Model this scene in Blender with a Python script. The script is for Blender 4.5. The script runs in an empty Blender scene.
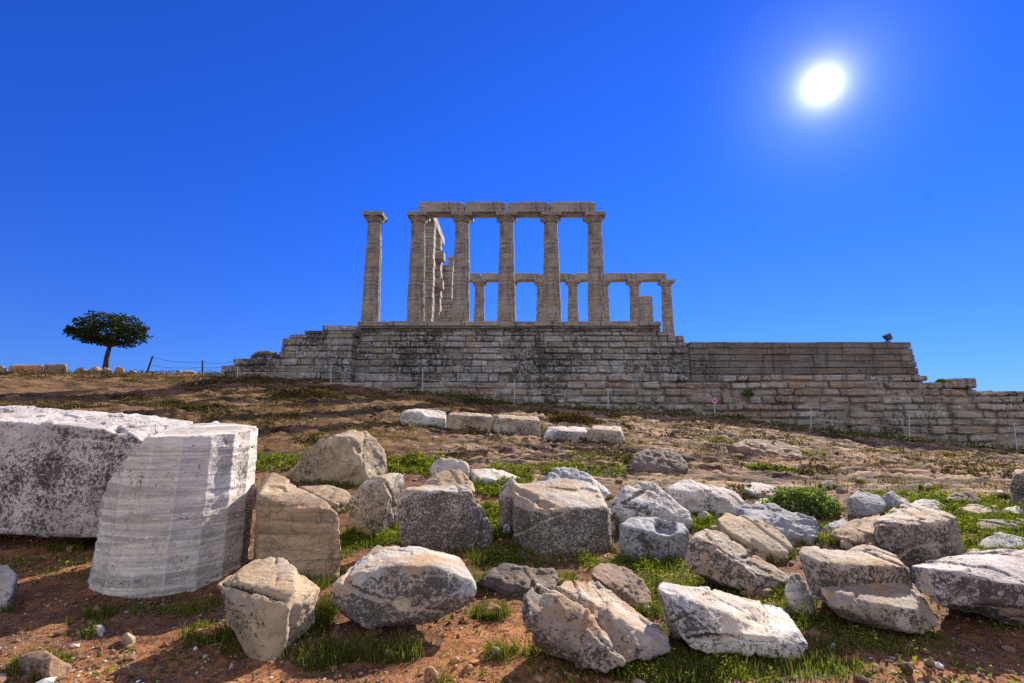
import bpy, bmesh, math, random
import numpy as np
from mathutils import Vector, Matrix

random.seed(7)
RNG = np.random.default_rng(11)
sc = bpy.context.scene
COL = sc.collection

# ------------------------------------------------------------------ camera geometry
W, H = 1024, 683
FPX = 500.0
PITCH = math.radians(9.0)
EYE = 1.4
CP, SP = math.cos(PITCH), math.sin(PITCH)

def ray(px, py):
    dx = (px - 512.0) / FPX
    up = (341.5 - py) / FPX
    return np.array([dx, CP - SP * up, SP + CP * up])

def at(px, py, Y):
    """world point on the sight line of a measured spot at distance Y"""
    r = ray(px, py)
    s = Y / r[1]
    return np.array([r[0] * s, Y, EYE + r[2] * s])

def project(P):
    x, y, z = P[:, 0], P[:, 1], P[:, 2] - EYE
    d = y * CP + z * SP
    u = -y * SP + z * CP
    return np.stack([512 + FPX * x / d, 341.5 - FPX * u / d], 1)

# ------------------------------------------------------------------ noise
_prm = np.random.default_rng(3).permutation(256)
PERM = np.concatenate([_prm, _prm, _prm]).astype(np.int64)
_g = np.random.default_rng(4).normal(size=(256, 3))
GRAD = _g / np.linalg.norm(_g, axis=1)[:, None]

def pn(P):
    P = np.asarray(P, float)
    i = np.floor(P).astype(np.int64)
    f = P - i
    u = f * f * f * (f * (f * 6 - 15) + 10)
    i &= 255
    out = 0
    for dx in (0, 1):
        wx = u[:, 0] if dx else 1 - u[:, 0]
        for dy in (0, 1):
            wy = u[:, 1] if dy else 1 - u[:, 1]
            for dz in (0, 1):
                wz = u[:, 2] if dz else 1 - u[:, 2]
                h = PERM[PERM[PERM[(i[:, 0] + dx) & 255] + ((i[:, 1] + dy) & 255)] + ((i[:, 2] + dz) & 255)]
                g = GRAD[h]
                out = out + wx * wy * wz * (g[:, 0] * (f[:, 0] - dx) + g[:, 1] * (f[:, 1] - dy) + g[:, 2] * (f[:, 2] - dz))
    return out * 1.5

def fbm(P, octv=4, gain=.5, lac=2.03):
    P = np.asarray(P, float)
    a, s = 1.0, 0
    for k in range(octv):
        s = s + a * pn(P + 17.3 * k)
        P = P * lac
        a *= gain
    return s

def sstep(a, b, x):
    t = np.clip((x - a) / (b - a), 0, 1)
    return t * t * (3 - 2 * t)

# ------------------------------------------------------------------ mesh helpers
def raw_mesh(name, V, F):
    """V (n,3); F (m,k) all faces with k corners, or a list of lists"""
    me = bpy.data.meshes.new(name)
    V = np.asarray(V, np.float32)
    if isinstance(F, np.ndarray):
        n, k = F.shape
        me.vertices.add(len(V)); me.vertices.foreach_set('co', V.ravel())
        me.loops.add(n * k); me.loops.foreach_set('vertex_index', F.astype(np.int32).ravel())
        me.polygons.add(n)
        me.polygons.foreach_set('loop_start', np.arange(0, n * k, k, dtype=np.int32))
        me.polygons.foreach_set('loop_total', np.full(n, k, np.int32))
        me.update(calc_edges=True)
    else:
        me.from_pydata(V.tolist(), [], F)
    return me

def smooth(me, on=True):
    me.polygons.foreach_set('use_smooth', np.full(len(me.polygons), on, bool))

def fattr(me, name, vals):
    a = me.attributes.new(name, 'FLOAT', 'POINT')
    a.data.foreach_set('value', np.asarray(vals, np.float32))

def link(name, me, mat=None, parent=None, loc=(0, 0, 0)):
    o = bpy.data.objects.new(name, me)
    COL.objects.link(o)
    if mat is not None and me is not None and len(me.materials) == 0:
        me.materials.append(mat)
    o.parent = parent
    o.location = loc
    return o

def tag(o, label, cat, group=None, kind=None):
    if label: o['label'] = label
    if cat: o['category'] = cat
    if group: o['group'] = group
    if kind: o['kind'] = kind
    return o

def empty(name, loc, label, cat, group=None):
    o = bpy.data.objects.new(name, None)
    COL.objects.link(o)
    o.location = loc
    o.empty_display_size = .2
    return tag(o, label, cat, group)

def merge(parts):
    """parts: list of (V, faces list)"""
    V, F, n = [], [], 0
    for v, f in parts:
        v = np.asarray(v)
        V.append(v)
        F += [[i + n for i in q] for q in f]
        n += len(v)
    return np.concatenate(V), F

# chamfered box template
def _tmpl():
    bm = bmesh.new()
    bmesh.ops.create_cube(bm, size=2)
    bmesh.ops.bevel(bm, geom=list(bm.edges), offset=.5, segments=1, affect='EDGES')
    v = np.array([p.co[:] for p in bm.verts])
    f = [[q.index for q in p.verts] for p in bm.faces]
    bm.verts.index_update()
    f = [[q.index for q in p.verts] for p in bm.faces]
    bm.free()
    return v, f
TB_V, TB_F = _tmpl()

def cbox(x0, x1, y0, y1, z0, z1, b=.02, jit=0.0, rot=0.0, rng=random):
    c = np.array([(x0 + x1) / 2, (y0 + y1) / 2, (z0 + z1) / 2])
    h = np.array([x1 - x0, y1 - y0, z1 - z0]) / 2
    b = min(b, h.min() * .45)
    v = np.where(np.abs(TB_V) > .75, np.sign(TB_V) * h, np.sign(TB_V) * (h - b))
    if jit:
        cs = {}
        for i, t in enumerate(TB_V):
            k = tuple(np.sign(t))
            if k not in cs:
                cs[k] = np.array([rng.uniform(-jit, jit) for _ in range(3)])
            v[i] = v[i] + cs[k]
    if rot:
        ca, sa = math.cos(rot), math.sin(rot)
        v = np.stack([v[:, 0] * ca - v[:, 2] * sa, v[:, 1], v[:, 0] * sa + v[:, 2] * ca], 1)
    return v + c, TB_F

def tube(path, radii, seg=10, cap=True):
    path = [np.asarray(p, float) for p in path]
    V, F = [], []
    n = len(path)
    ref = np.array([0.31, .95, .12])
    for i, p in enumerate(path):
        d = path[min(i + 1, n - 1)] - path[max(i - 1, 0)]
        d = d / np.linalg.norm(d)
        a = np.cross(d, ref); a /= np.linalg.norm(a)
        b = np.cross(d, a)
        for k in range(seg):
            t = 2 * math.pi * k / seg
            V.append(p + radii[i] * (a * math.cos(t) + b * math.sin(t)))
    for i in range(n - 1):
        for k in range(seg):
            k2 = (k + 1) % seg
            F.append([i * seg + k, i * seg + k2, (i + 1) * seg + k2, (i + 1) * seg + k])
    if cap:
        F.append(list(range(seg))[::-1]); F.append([(n - 1) * seg + k for k in range(seg)])
    return np.array(V), F

# ------------------------------------------------------------------ node helper
class N:
    def __init__(s, mat_or_world):
        s.t = mat_or_world.node_tree
        s.t.nodes.clear()
    def new(s, typ, **kw):
        n = s.t.nodes.new(typ)
        for k, v in kw.items():
            if k in ('inp',): continue
            setattr(n, k, v)
        return n
    def put(s, sock, v):
        if v is None: return
        if isinstance(v, bpy.types.NodeSocket): s.t.links.new(v, sock)
        elif isinstance(v, (tuple, list)):
            sock.default_value = tuple(v) + ((1.0,) if (len(v) == 3 and len(sock.default_value) == 4) else ())
        else: sock.default_value = v
    def math(s, op, a, b=None, c=None, clamp=False):
        n = s.new('ShaderNodeMath', operation=op, use_clamp=clamp)
        s.put(n.inputs[0], a); s.put(n.inputs[1], b)
        if c is not None: s.put(n.inputs[2], c)
        return n.outputs[0]
    def mix(s, f, a, b, mode='MIX', clamp=False):
        n = s.new('ShaderNodeMix', data_type='RGBA', blend_type=mode, clamp_factor=True, clamp_result=clamp)
        s.put(n.inputs[0], f); s.put(n.inputs[6], a); s.put(n.inputs[7], b)
        return n.outputs[2]
    def ramp(s, v, a, b, lo=0.0, hi=1.0, smooth=True):
        n = s.new('ShaderNodeMapRange', interpolation_type='SMOOTHSTEP' if smooth else 'LINEAR', clamp=True)
        s.put(n.inputs[0], v); n.inputs[1].default_value = a; n.inputs[2].default_value = b
        n.inputs[3].default_value = lo; n.inputs[4].default_value = hi
        return n.outputs[0]
    def noise(s, vec, scale, detail=4, rough=.55, dist=0.0, col=False):
        n = s.new('ShaderNodeTexNoise')
        s.put(n.inputs['Vector'], vec)
        n.inputs['Scale'].default_value = scale; n.inputs['Detail'].default_value = detail
        n.inputs['Roughness'].default_value = rough; n.inputs['Distortion'].default_value = dist
        return n.outputs['Color' if col else 'Fac']
    def voro(s, vec, scale, feature='F1', out='Distance', rnd=1.0):
        n = s.new('ShaderNodeTexVoronoi', feature=feature)
        s.put(n.inputs['Vector'], vec); n.inputs['Scale'].default_value = scale
        n.inputs['Randomness'].default_value = rnd
        return n.outputs[out]
    def mapping(s, vec, scale=(1, 1, 1), rot=(0, 0, 0), loc=None):
        n = s.new('ShaderNodeMapping')
        s.put(n.inputs['Vector'], vec)
        n.inputs['Scale'].default_value = scale; n.inputs['Rotation'].default_value = rot
        if loc is not None: s.put(n.inputs['Location'], loc)
        return n.outputs[0]
    def attr(s, name):
        n = s.new('ShaderNodeAttribute', attribute_name=name)
        return n.outputs['Fac']
    def bump(s, h, strength=.5, dist=.02, nrm=None):
        n = s.new('ShaderNodeBump')
        n.inputs['Strength'].default_value = strength; n.inputs['Distance'].default_value = dist
        s.put(n.inputs['Height'], h)
        if nrm is not None: s.put(n.inputs['Normal'], nrm)
        return n.outputs[0]
    def out(s, col, rough=.85, nrm=None, spec=.25, extra=None):
        b = s.new('ShaderNodeBsdfPrincipled')
        s.put(b.inputs['Base Color'], col); s.put(b.inputs['Roughness'], rough)
        b.inputs['Specular IOR Level'].default_value = spec
        if nrm is not None: s.put(b.inputs['Normal'], nrm)
        if extra:
            for k, v in extra.items(): s.put(b.inputs[k], v)
        o = s.new('ShaderNodeOutputMaterial')
        s.t.links.new(b.outputs[0], o.inputs[0])
        return b

def material(name):
    m = bpy.data.materials.new(name); m.use_nodes = True
    return m, N(m)

def objvec(n, scale_rand=40.0):
    tc = n.new('ShaderNodeTexCoord'); oi = n.new('ShaderNodeObjectInfo')
    off = n.math('MULTIPLY', oi.outputs['Random'], scale_rand)
    v = n.new('ShaderNodeVectorMath', operation='ADD')
    n.t.links.new(tc.outputs['Object'], v.inputs[0]); n.t.links.new(off, v.inputs[1])
    return v.outputs[0], oi.outputs['Random']

def marble(name, light, dark, lichen=.5, lcol=(.045, .04, .036), stripe=0.0, tan=.35, tancol=(.36, .23, .12),
           srot=(0, 0, 0), cracks=.5, fine=1.0, bumps=.6, sfreq=9.0, top=.10, dw=.42):
    m, n = material(name)
    v, rnd = objvec(n)
    big = n.noise(v, 1.6, 6, .6)
    mid = n.noise(v, 7.0, 8, .65, .4)
    col = n.mix(n.ramp(n.math('ADD', n.math('MULTIPLY', big, .6), n.math('MULTIPLY', mid, .4)), .38, .62), dark, light)
    if stripe:
        sv = n.mapping(v, (.7, .7, sfreq), srot)
        st = n.noise(sv, 1.3, 7, .62, .7)
        col = n.mix(n.math('MULTIPLY', n.ramp(st, .42, .6), stripe), col, tuple(c * .42 for c in light))
        st2 = n.noise(n.mapping(v, (.5, .5, sfreq * 2.4), srot), 1.6, 5, .6, .2)
        col = n.mix(n.math('MULTIPLY', n.ramp(st2, .5, .66), stripe * .6), col, (light[0] * .75, light[1] * .62, light[2] * .48))
    geo = n.new('ShaderNodeNewGeometry')
    sep = n.new('ShaderNodeSeparateXYZ'); n.t.links.new(geo.outputs['Normal'], sep.inputs[0])
    if tan:
        tmask = n.math('MULTIPLY', n.ramp(n.noise(v, 3.3, 6, .65), .40, .62), n.ramp(sep.outputs[2], .1, .8, .25, 1.0))
        col = n.mix(n.math('MULTIPLY', tmask, tan), col, tancol)
    # lichen: speckle in drifts
    drift = n.noise(v, 2.4, 5, .6, .3)
    sp1 = n.noise(v, 34 * fine, 5, .7)
    sp2 = n.noise(v, 95 * fine, 3, .7)
    sp = n.math('ADD', n.math('MULTIPLY', sp1, .6), n.math('MULTIPLY', sp2, .4))
    edge = n.attr('edge')
    thr = n.math('ADD', n.math('MULTIPLY', drift, dw), n.math('ADD', sp, n.math('ADD', n.math('MULTIPLY', edge, -.16), n.math('MULTIPLY', n.ramp(sep.outputs[2], .3, .85), -top))))
    fresh = n.math('ADD', n.attr('fresh'), n.math('MULTIPLY', n.math('SUBTRACT', n.noise(v, 9, 6, .7), .5), .9), clamp=True)
    fr_ = n.ramp(fresh, .35, .55)
    lo = .5 * dw + .61 - .17 * lichen
    lmask = n.math('MULTIPLY', n.ramp(thr, lo, lo + .05), n.math('SUBTRACT', 1.0, n.math('MULTIPLY', fr_, .85)))
    # broad dark crusts and rusty runs on the old faces
    crust = n.math('MULTIPLY', n.ramp(n.math('ADD', n.math('MULTIPLY', n.noise(v, 3.1, 9, .72, .6), .8), n.math('MULTIPLY', sp1, .2)), .535, .585), n.math('SUBTRACT', 1.0, fr_))
    col = n.mix(n.math('MULTIPLY', crust, n.math('MULTIPLY', n.ramp(sep.outputs[2], .3, .9, 1, .35), .22 + .33 * lichen)), col, tuple(c * .30 for c in dark))
    rust = n.math('MULTIPLY', n.ramp(n.noise(v, 2.2, 8, .7, .5), .56, .66), .55)
    col = n.mix(n.math('MULTIPLY', rust, min(1, tan * 2)), col, (.34, .19, .085))
    col = n.mix(n.math('MULTIPLY', fr_, .75), col, n.mix(mid, (light[0] * 1.12, light[1] * 1.02, light[2] * .86), (light[0] * .92, light[1] * .78, light[2] * .58)))
    col = n.mix(n.math('MULTIPLY', lmask, .9), col, lcol)
    # pale crusty lichen spots
    pale = n.ramp(n.noise(v, 21 * fine, 4, .65), .62, .67)
    col = n.mix(n.math('MULTIPLY', pale, .55), col, (min(light[0] * 1.25, .8), min(light[1] * 1.24, .78), min(light[2] * 1.2, .74)))
    # orange lichen dots
    orng = n.math('MULTIPLY', n.ramp(n.noise(v, 15 * fine, 5, .7), .64, .69), .55)
    col = n.mix(orng, col, (.38, .20, .06))
    # chipped edges are fresher, whiter
    col = n.mix(n.ramp(n.math('ADD', edge, n.math('MULTIPLY', n.math('SUBTRACT', mid, .5), .9)), .35, .9, 0, .65), col,
                (min(light[0] * 1.3, .78), min(light[1] * 1.3, .76), min(light[2] * 1.3, .72)))
    if cracks:
        wv = n.new('ShaderNodeVectorMath', operation='ADD')
        nz = n.noise(v, 4.0, 4, .6, 0, True)
        sc_ = n.new('ShaderNodeVectorMath', operation='SCALE'); n.t.links.new(nz, sc_.inputs[0]); sc_.inputs['Scale'].default_value = .45
        n.t.links.new(v, wv.inputs[0]); n.t.links.new(sc_.outputs[0], wv.inputs[1])
        cr = n.voro(wv.outputs[0], 2.2, 'DISTANCE_TO_EDGE')
        crm = n.math('MULTIPLY', n.ramp(cr, .0, .022, 1, 0), n.ramp(n.noise(v, 1.9, 2), .46, .55))
        col = n.mix(n.math('MULTIPLY', crm, cracks), col, (.05, .04, .035))
    else:
        crm = 0.0
    h = n.math('ADD', n.math('MULTIPLY', n.noise(v, 28, 8, .7), 1.0), n.math('MULTIPLY', n.noise(v, 120, 4, .7), .35))
    h = n.math('SUBTRACT', h, n.math('MULTIPLY', crm, .8))
    h = n.math('ADD', h, n.math('MULTIPLY', lmask, .12))
    nr = n.bump(h, bumps, .03)
    n.out(col, .82, nr, .2)
    return m

def masonry(name, cols, lichen=.5, bump=.7, sc_=1.0):
    """walls of cut blocks: tint attribute per block picks the stone"""
    m, n = material(name)
    tc = n.new('ShaderNodeTexCoord'); v = tc.outputs['Object']
    t = n.attr('tint'); t2 = n.attr('tint2')
    col = n.mix(t, cols[0], cols[1])
    col = n.mix(n.math('MULTIPLY', n.ramp(t2, .66, .97), .8), col, cols[2])
    patch = n.noise(v, .9 * sc_, 6, .65, .3)
    col = n.mix(n.ramp(patch, .42, .62, 0, .55), col, cols[3])
    wh = n.ramp(n.noise(v, 2.6 * sc_, 7, .7), .55, .68)
    col = n.mix(n.math('MULTIPLY', wh, .55), col, tuple(min(.75, c * 1.7) for c in cols[1]))
    lay = n.noise(n.mapping(v, (.6, .6, 9)), 1.1 * sc_, 7, .7, .3)
    col = n.mix(n.ramp(lay, .46, .62, 0, .6), col, tuple(c * .55 for c in cols[3]))
    stain = n.noise(n.mapping(v, (2.6, 2.6, .35)), .8 * sc_, 6, .7)
    col = n.mix(n.ramp(stain, .52, .66, 0, .6), col, (.055, .048, .042))
    drift = n.noise(n.mapping(v, (1, 1, .8)), .55 * sc_, 6, .62)
    sp = n.noise(v, 7 * sc_, 8, .78)
    lo = .86 - .16 * lichen
    thr = n.math('ADD', n.math('MULTIPLY', drift, .55), n.math('MULTIPLY', sp, .85))
    lm = n.ramp(thr, lo, lo + .09)
    col = n.mix(n.math('MULTIPLY', lm, .85), col, (.035, .032, .03))
    h = n.math('ADD', n.noise(v, 6 * sc_, 9, .72), n.math('MULTIPLY', lm, .2))
    n.out(col, .88, n.bump(h, bump, .12), .15)
    return m

def plain(name, col, rough=.6, spec=.3, metal=0.0, var=.25, scale=8):
    m, n = material(name)
    tc = n.new('ShaderNodeTexCoord')
    f = n.noise(tc.outputs['Object'], scale, 5, .65)
    c = n.mix(n.ramp(f, .35, .68), tuple(x * (1 - var) for x in col), tuple(min(1, x * (1 + var)) for x in col))
    n.out(c, rough, n.bump(f, .15, .01), spec, {'Metallic': metal})
    return m
# look settings
SKY_DUST = 0.0; SKY_TINT = (.17, .42, .90); SKY_SAT = 1.0; SKY_STR = .1
LOW = (.80, .60, .68); HIGH = (.52, .68, .95)
BACK_FILL = 6.0; BACK_FILL_MIX = .9  # unseen fill added to the sky at the viewer's back
HALO = 1.3; WIDE = .05
SUN_STR = 5.0; EXPO = 1.2; DENOISE = False
# ------------------------------------------------------------------ terrain
_cp = [(-6, 3, .12), (-3, 3, .03), (0, 3, -.02), (3, 3, -.05), (6, 3, -.1), (0, 0, 0), (-8, 0, .1), (8, 0, -.15), (0, -10, 0), (-15, -8, .2), (15, -8, -.3),
       (-15, 5, .75), (-22, 12, 1.9), (-30, 20, 3.2), (-38, 30, 4.2), (45, 25, -1.2), (40, 10, -.7), (20, 5, -.3), (28, 15, -.3),
       (-35, 42, 2.2), (-20, 42, 2.6), (-5, 42, 2.6), (10, 42, 2.0), (30, 42, .5), (-12, 36, 3.3)]
_pp = [(165, 604, 4.3), (235, 592, 4.5), (45, 545, 5.4), (300, 575, 4.6), (545, 551, 5.6), (740, 593, 4.3), (1000, 630, 3.7), (330, 480, 8), (700, 512, 7.0), (905, 512, 7.0),
       (1020, 503, 7.6), (512, 432, 14.4), (400, 428, 14.6), (627, 445, 13.4), (505, 403, 23.3), (420, 394, 23.3), (330, 384, 24), (240, 378, 25), (608, 412, 23.1),
       (713, 417, 23), (810, 431, 23), (909, 441, 23), (1018, 453, 23), (60, 376.5, 28), (0, 377.5, 27.5), (150, 376, 28), (200, 375, 27),
       (100, 400, 18), (0, 406, 14), (250, 416, 14), (1000, 478, 10), (850, 470, 12), (950, 461, 17), (700, 452, 14)]
_P = np.array(_cp + [tuple(at(*p)) for p in _pp], float)

def _U(r):
    return np.where(r > 1e-9, r * r * np.log(r + 1e-12), 0)
_n = len(_P)
_K = _U(np.linalg.norm(_P[:, None, :2] - _P[None, :, :2], axis=2)) + np.eye(_n) * 1.5
_Q = np.concatenate([np.ones((_n, 1)), _P[:, :2]], 1)
_A = np.block([[_K, _Q], [_Q.T, np.zeros((3, 3))]])
_sol = np.linalg.solve(_A, np.concatenate([_P[:, 2], np.zeros(3)]))

def HB(x, y):
    x = np.asarray(x, float); y = np.asarray(y, float)
    xc = np.clip(x, -36, 42); yc = np.clip(y, -10, 42)
    sh = xc.shape
    X, Y = xc.ravel(), yc.ravel()
    out = np.zeros(len(X))
    for a in range(0, len(X), 20000):
        r = np.hypot(X[a:a + 20000, None] - _P[None, :, 0], Y[a:a + 20000, None] - _P[None, :, 1])
        out[a:a + 20000] = _U(r) @ _sol[:_n] + _sol[_n] + _sol[_n + 1] * X[a:a + 20000] + _sol[_n + 2] * Y[a:a + 20000]
    d = np.hypot(x - xc, y - yc)
    return out.reshape(sh) - 28 * (1 - np.exp(-d / 160)) - 0.05 * np.minimum(d, 60)

def rockmask(x, y):
    P = np.stack([x * .22, y * .22, np.zeros_like(x)], 1)
    w = fbm(P, 3)
    return sstep(8.2, 10.2, y + w * 1.5 + .1 * x) * sstep(-4.5, 1.0, x - .12 * (y - 10) + w * 2.5)

def detail(x, y):
    Z = np.zeros_like(x)
    P = np.stack([x, y, Z], 1)
    near = 1 - sstep(9, 13, y)
    d = near * (-.025 + .03 * fbm(P * 1.1, 4) + .014 * fbm(P * 6, 3) + .011 * fbm(P * 17, 3))
    far = sstep(7, 12, y)
    rm = rockmask(x, y)
    hum = fbm(P * np.array([.45, .75, 1]), 4)
    d = d + far * (1 - rm) * (.10 * hum + .06 * fbm(P * np.array([1.2, 3.5, 1]), 4) + .11 * np.abs(fbm(P * 1.6 + 9, 4)) + .02 * fbm(P * 7, 2))
    s = y + .30 * x + .9 * fbm(P * np.array([.25, .5, 1]) + 3, 4)
    ph = s * 1.15
    fr = ph - np.floor(ph)
    led = np.where(fr < .84, fr / .84, (1 - fr) / .16)
    amp = .5 + .9 * np.abs(pn(P * .35 + 5))
    ph2 = s * 3.1 + .6 * fbm(P * .9, 3)
    fr2 = ph2 - np.floor(ph2)
    led2 = np.where(fr2 < .8, fr2 / .8, (1 - fr2) / .2)
    d = d + far * rm * (.30 * amp * (led - .5) + .12 * (led2 - .5) + .05 * fbm(P * np.array([.45, 2.2, 1]), 4) + .010 * fbm(P * 8, 2))
    m = (1 - sstep(26, 29, np.abs(y))) if False else 1
    return d * m

def G(x, y):
    x = np.atleast_1d(np.asarray(x, float)); y = np.atleast_1d(np.asarray(y, float))
    return HB(x, y) + detail(x, y)

def gp(px, py, lo=1.5, hi=60):
    """where the sight line of a spot meets the smooth ground"""
    r = ray(px, py)
    ys = np.geomspace(lo, hi, 800)
    zz = EYE + r[2] * ys / r[1]
    h = HB(r[0] * ys / r[1], ys)
    k = np.where(zz <= h)[0]
    Y = ys[k[0]] if len(k) else hi
    return np.array([r[0] * Y / r[1], Y, EYE + r[2] * Y / r[1]])

# green ground: (px, py, half width m, half depth m, density)
GREEN = [(405, 466, 1.0, .55, 1), (500, 480, .5, .9, 1.2), (490, 520, .22, .7, 1.3), (505, 555, .2, .35, .7), (430, 462, .5, .3, 1), (345, 540, .28, .45, 1.0), (375, 535, .3, .3, 1),
         (270, 462, .6, .5, .7), (560, 470, 1.2, .4, .5), (640, 565, .55, .25, .8), (690, 590, .45, .2, .9), (720, 525, .5, .25, .6), (700, 525, .3, .2, .9), (730, 665, .75, .16, 1.2), (680, 672, .35, .12, 1.2),
         (640, 600, .2, .3, .9), (620, 585, .3, .12, .6), (840, 540, .4, .2, .9), (930, 500, .9, .5, .6), (975, 525, .9, .4, 1.1), (985, 513, 1.2, .3, 1), (945, 545, .4, .3, .8),
         (860, 635, .5, .14, .45), (900, 645, .35, .1, .5), (800, 620, .25, .12, .9), (825, 660, .2, .1, .8), (780, 610, .3, .15, .7), (350, 480, .5, .35, .9), (478, 578, .2, .2, .8), (455, 545, .3, .15, .9),
         (700, 580, .5, .15, .8), (545, 560, .5, .15, .35), (150, 612, .4, .1, .3), (200, 605, .3, .12, .5), (770, 470, .5, .4, .5), (610, 460, .9, .3, .35), (800, 455, .8, .5, .35), (740, 445, 1.2, .5, .3), (660, 500, .5, .3, .6), (1000, 548, .4, .2, .5), (830, 600, .25, .1, .6), (60, 565, .6, .2, .25)]
LONG = [(312, 620, .16, .24, 1.4), (322, 655, .2, .10, 1.2), (375, 650, .30, .09, 1.0), (310, 585, .14, .18, 1.2), (335, 575, .2, .1, .8), (235, 630, .08, .16, .8), (250, 600, .1, .1, .0), (400, 590, .1, .1, .0), (545, 650, .2, .06, .5), (480, 560, .15, .12, .6), (425, 560, .15, .1, .5)]
GZ = [(gp(a, b), c, d, e) for a, b, c, d, e in GREEN + LONG]

def greenmask(x, y):
    m = np.zeros_like(x)
    for p, a, b, e in GZ:
        q = ((x - p[0]) / a) ** 2 + ((y - p[1]) / b) ** 2
        m = np.maximum(m, (1 - sstep(.3, 1.5, q)) * min(1, e))
    return m

def grow(v0, v1, s0, k, smax):
    out, s = [v0], s0
    while out[-1] < v1:
        out.append(out[-1] + s); s = min(s * k, smax)
    return out
ysn = grow(1.2, 8.5, .034, 1.0, 1)
ysn = ysn + grow(ysn[-1] + .04, 44, .04, 1.012, .14)
ysn = ysn + grow(ysn[-1] + .3, 1500, .4, 1.25, 300)
ysb = [1.2 - v for v in grow(.06, 1500, .1, 1.3, 300)][::-1]
YS = np.array(ysb + ysn)
xr = grow(0, 8, .045, 1.002, .06); xr = xr + grow(xr[-1] + .07, 40, .07, 1.02, .2); xr = xr + grow(xr[-1] + .4, 1500, .6, 1.3, 300)
XS = np.array([-v for v in xr[:0:-1]] + xr)
gx, gy = np.meshgrid(XS, YS)
sh = gx.shape
fx, fy = gx.ravel(), gy.ravel()
fz = G(fx, fy)
idx = np.arange(sh[0] * sh[1]).reshape(sh)
quads = np.stack([idx[:-1, :-1].ravel(), idx[:-1, 1:].ravel(), idx[1:, 1:].ravel(), idx[1:, :-1].ravel()], 1)
gme = raw_mesh('ground', np.stack([fx, fy, fz], 1), quads)
smooth(gme)
fattr(gme, 'rock', rockmask(fx, fy))
fattr(gme, 'green', greenmask(fx, fy))
_p1, _p2 = gp(505, 640), gp(110, 672)
orange = np.exp(-(((fx - _p1[0]) / .55) ** 2 + ((fy - _p1[1]) / .75) ** 2)) + np.exp(-(((fx - _p2[0]) / 1.1) ** 2 + ((fy - _p2[1]) / .35) ** 2)) + np.exp(-(((fx - 2.0) / 1.2) ** 2 + ((fy - 2.85) / .35) ** 2))
fattr(gme, 'orange', np.clip(orange, 0, 1))

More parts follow.
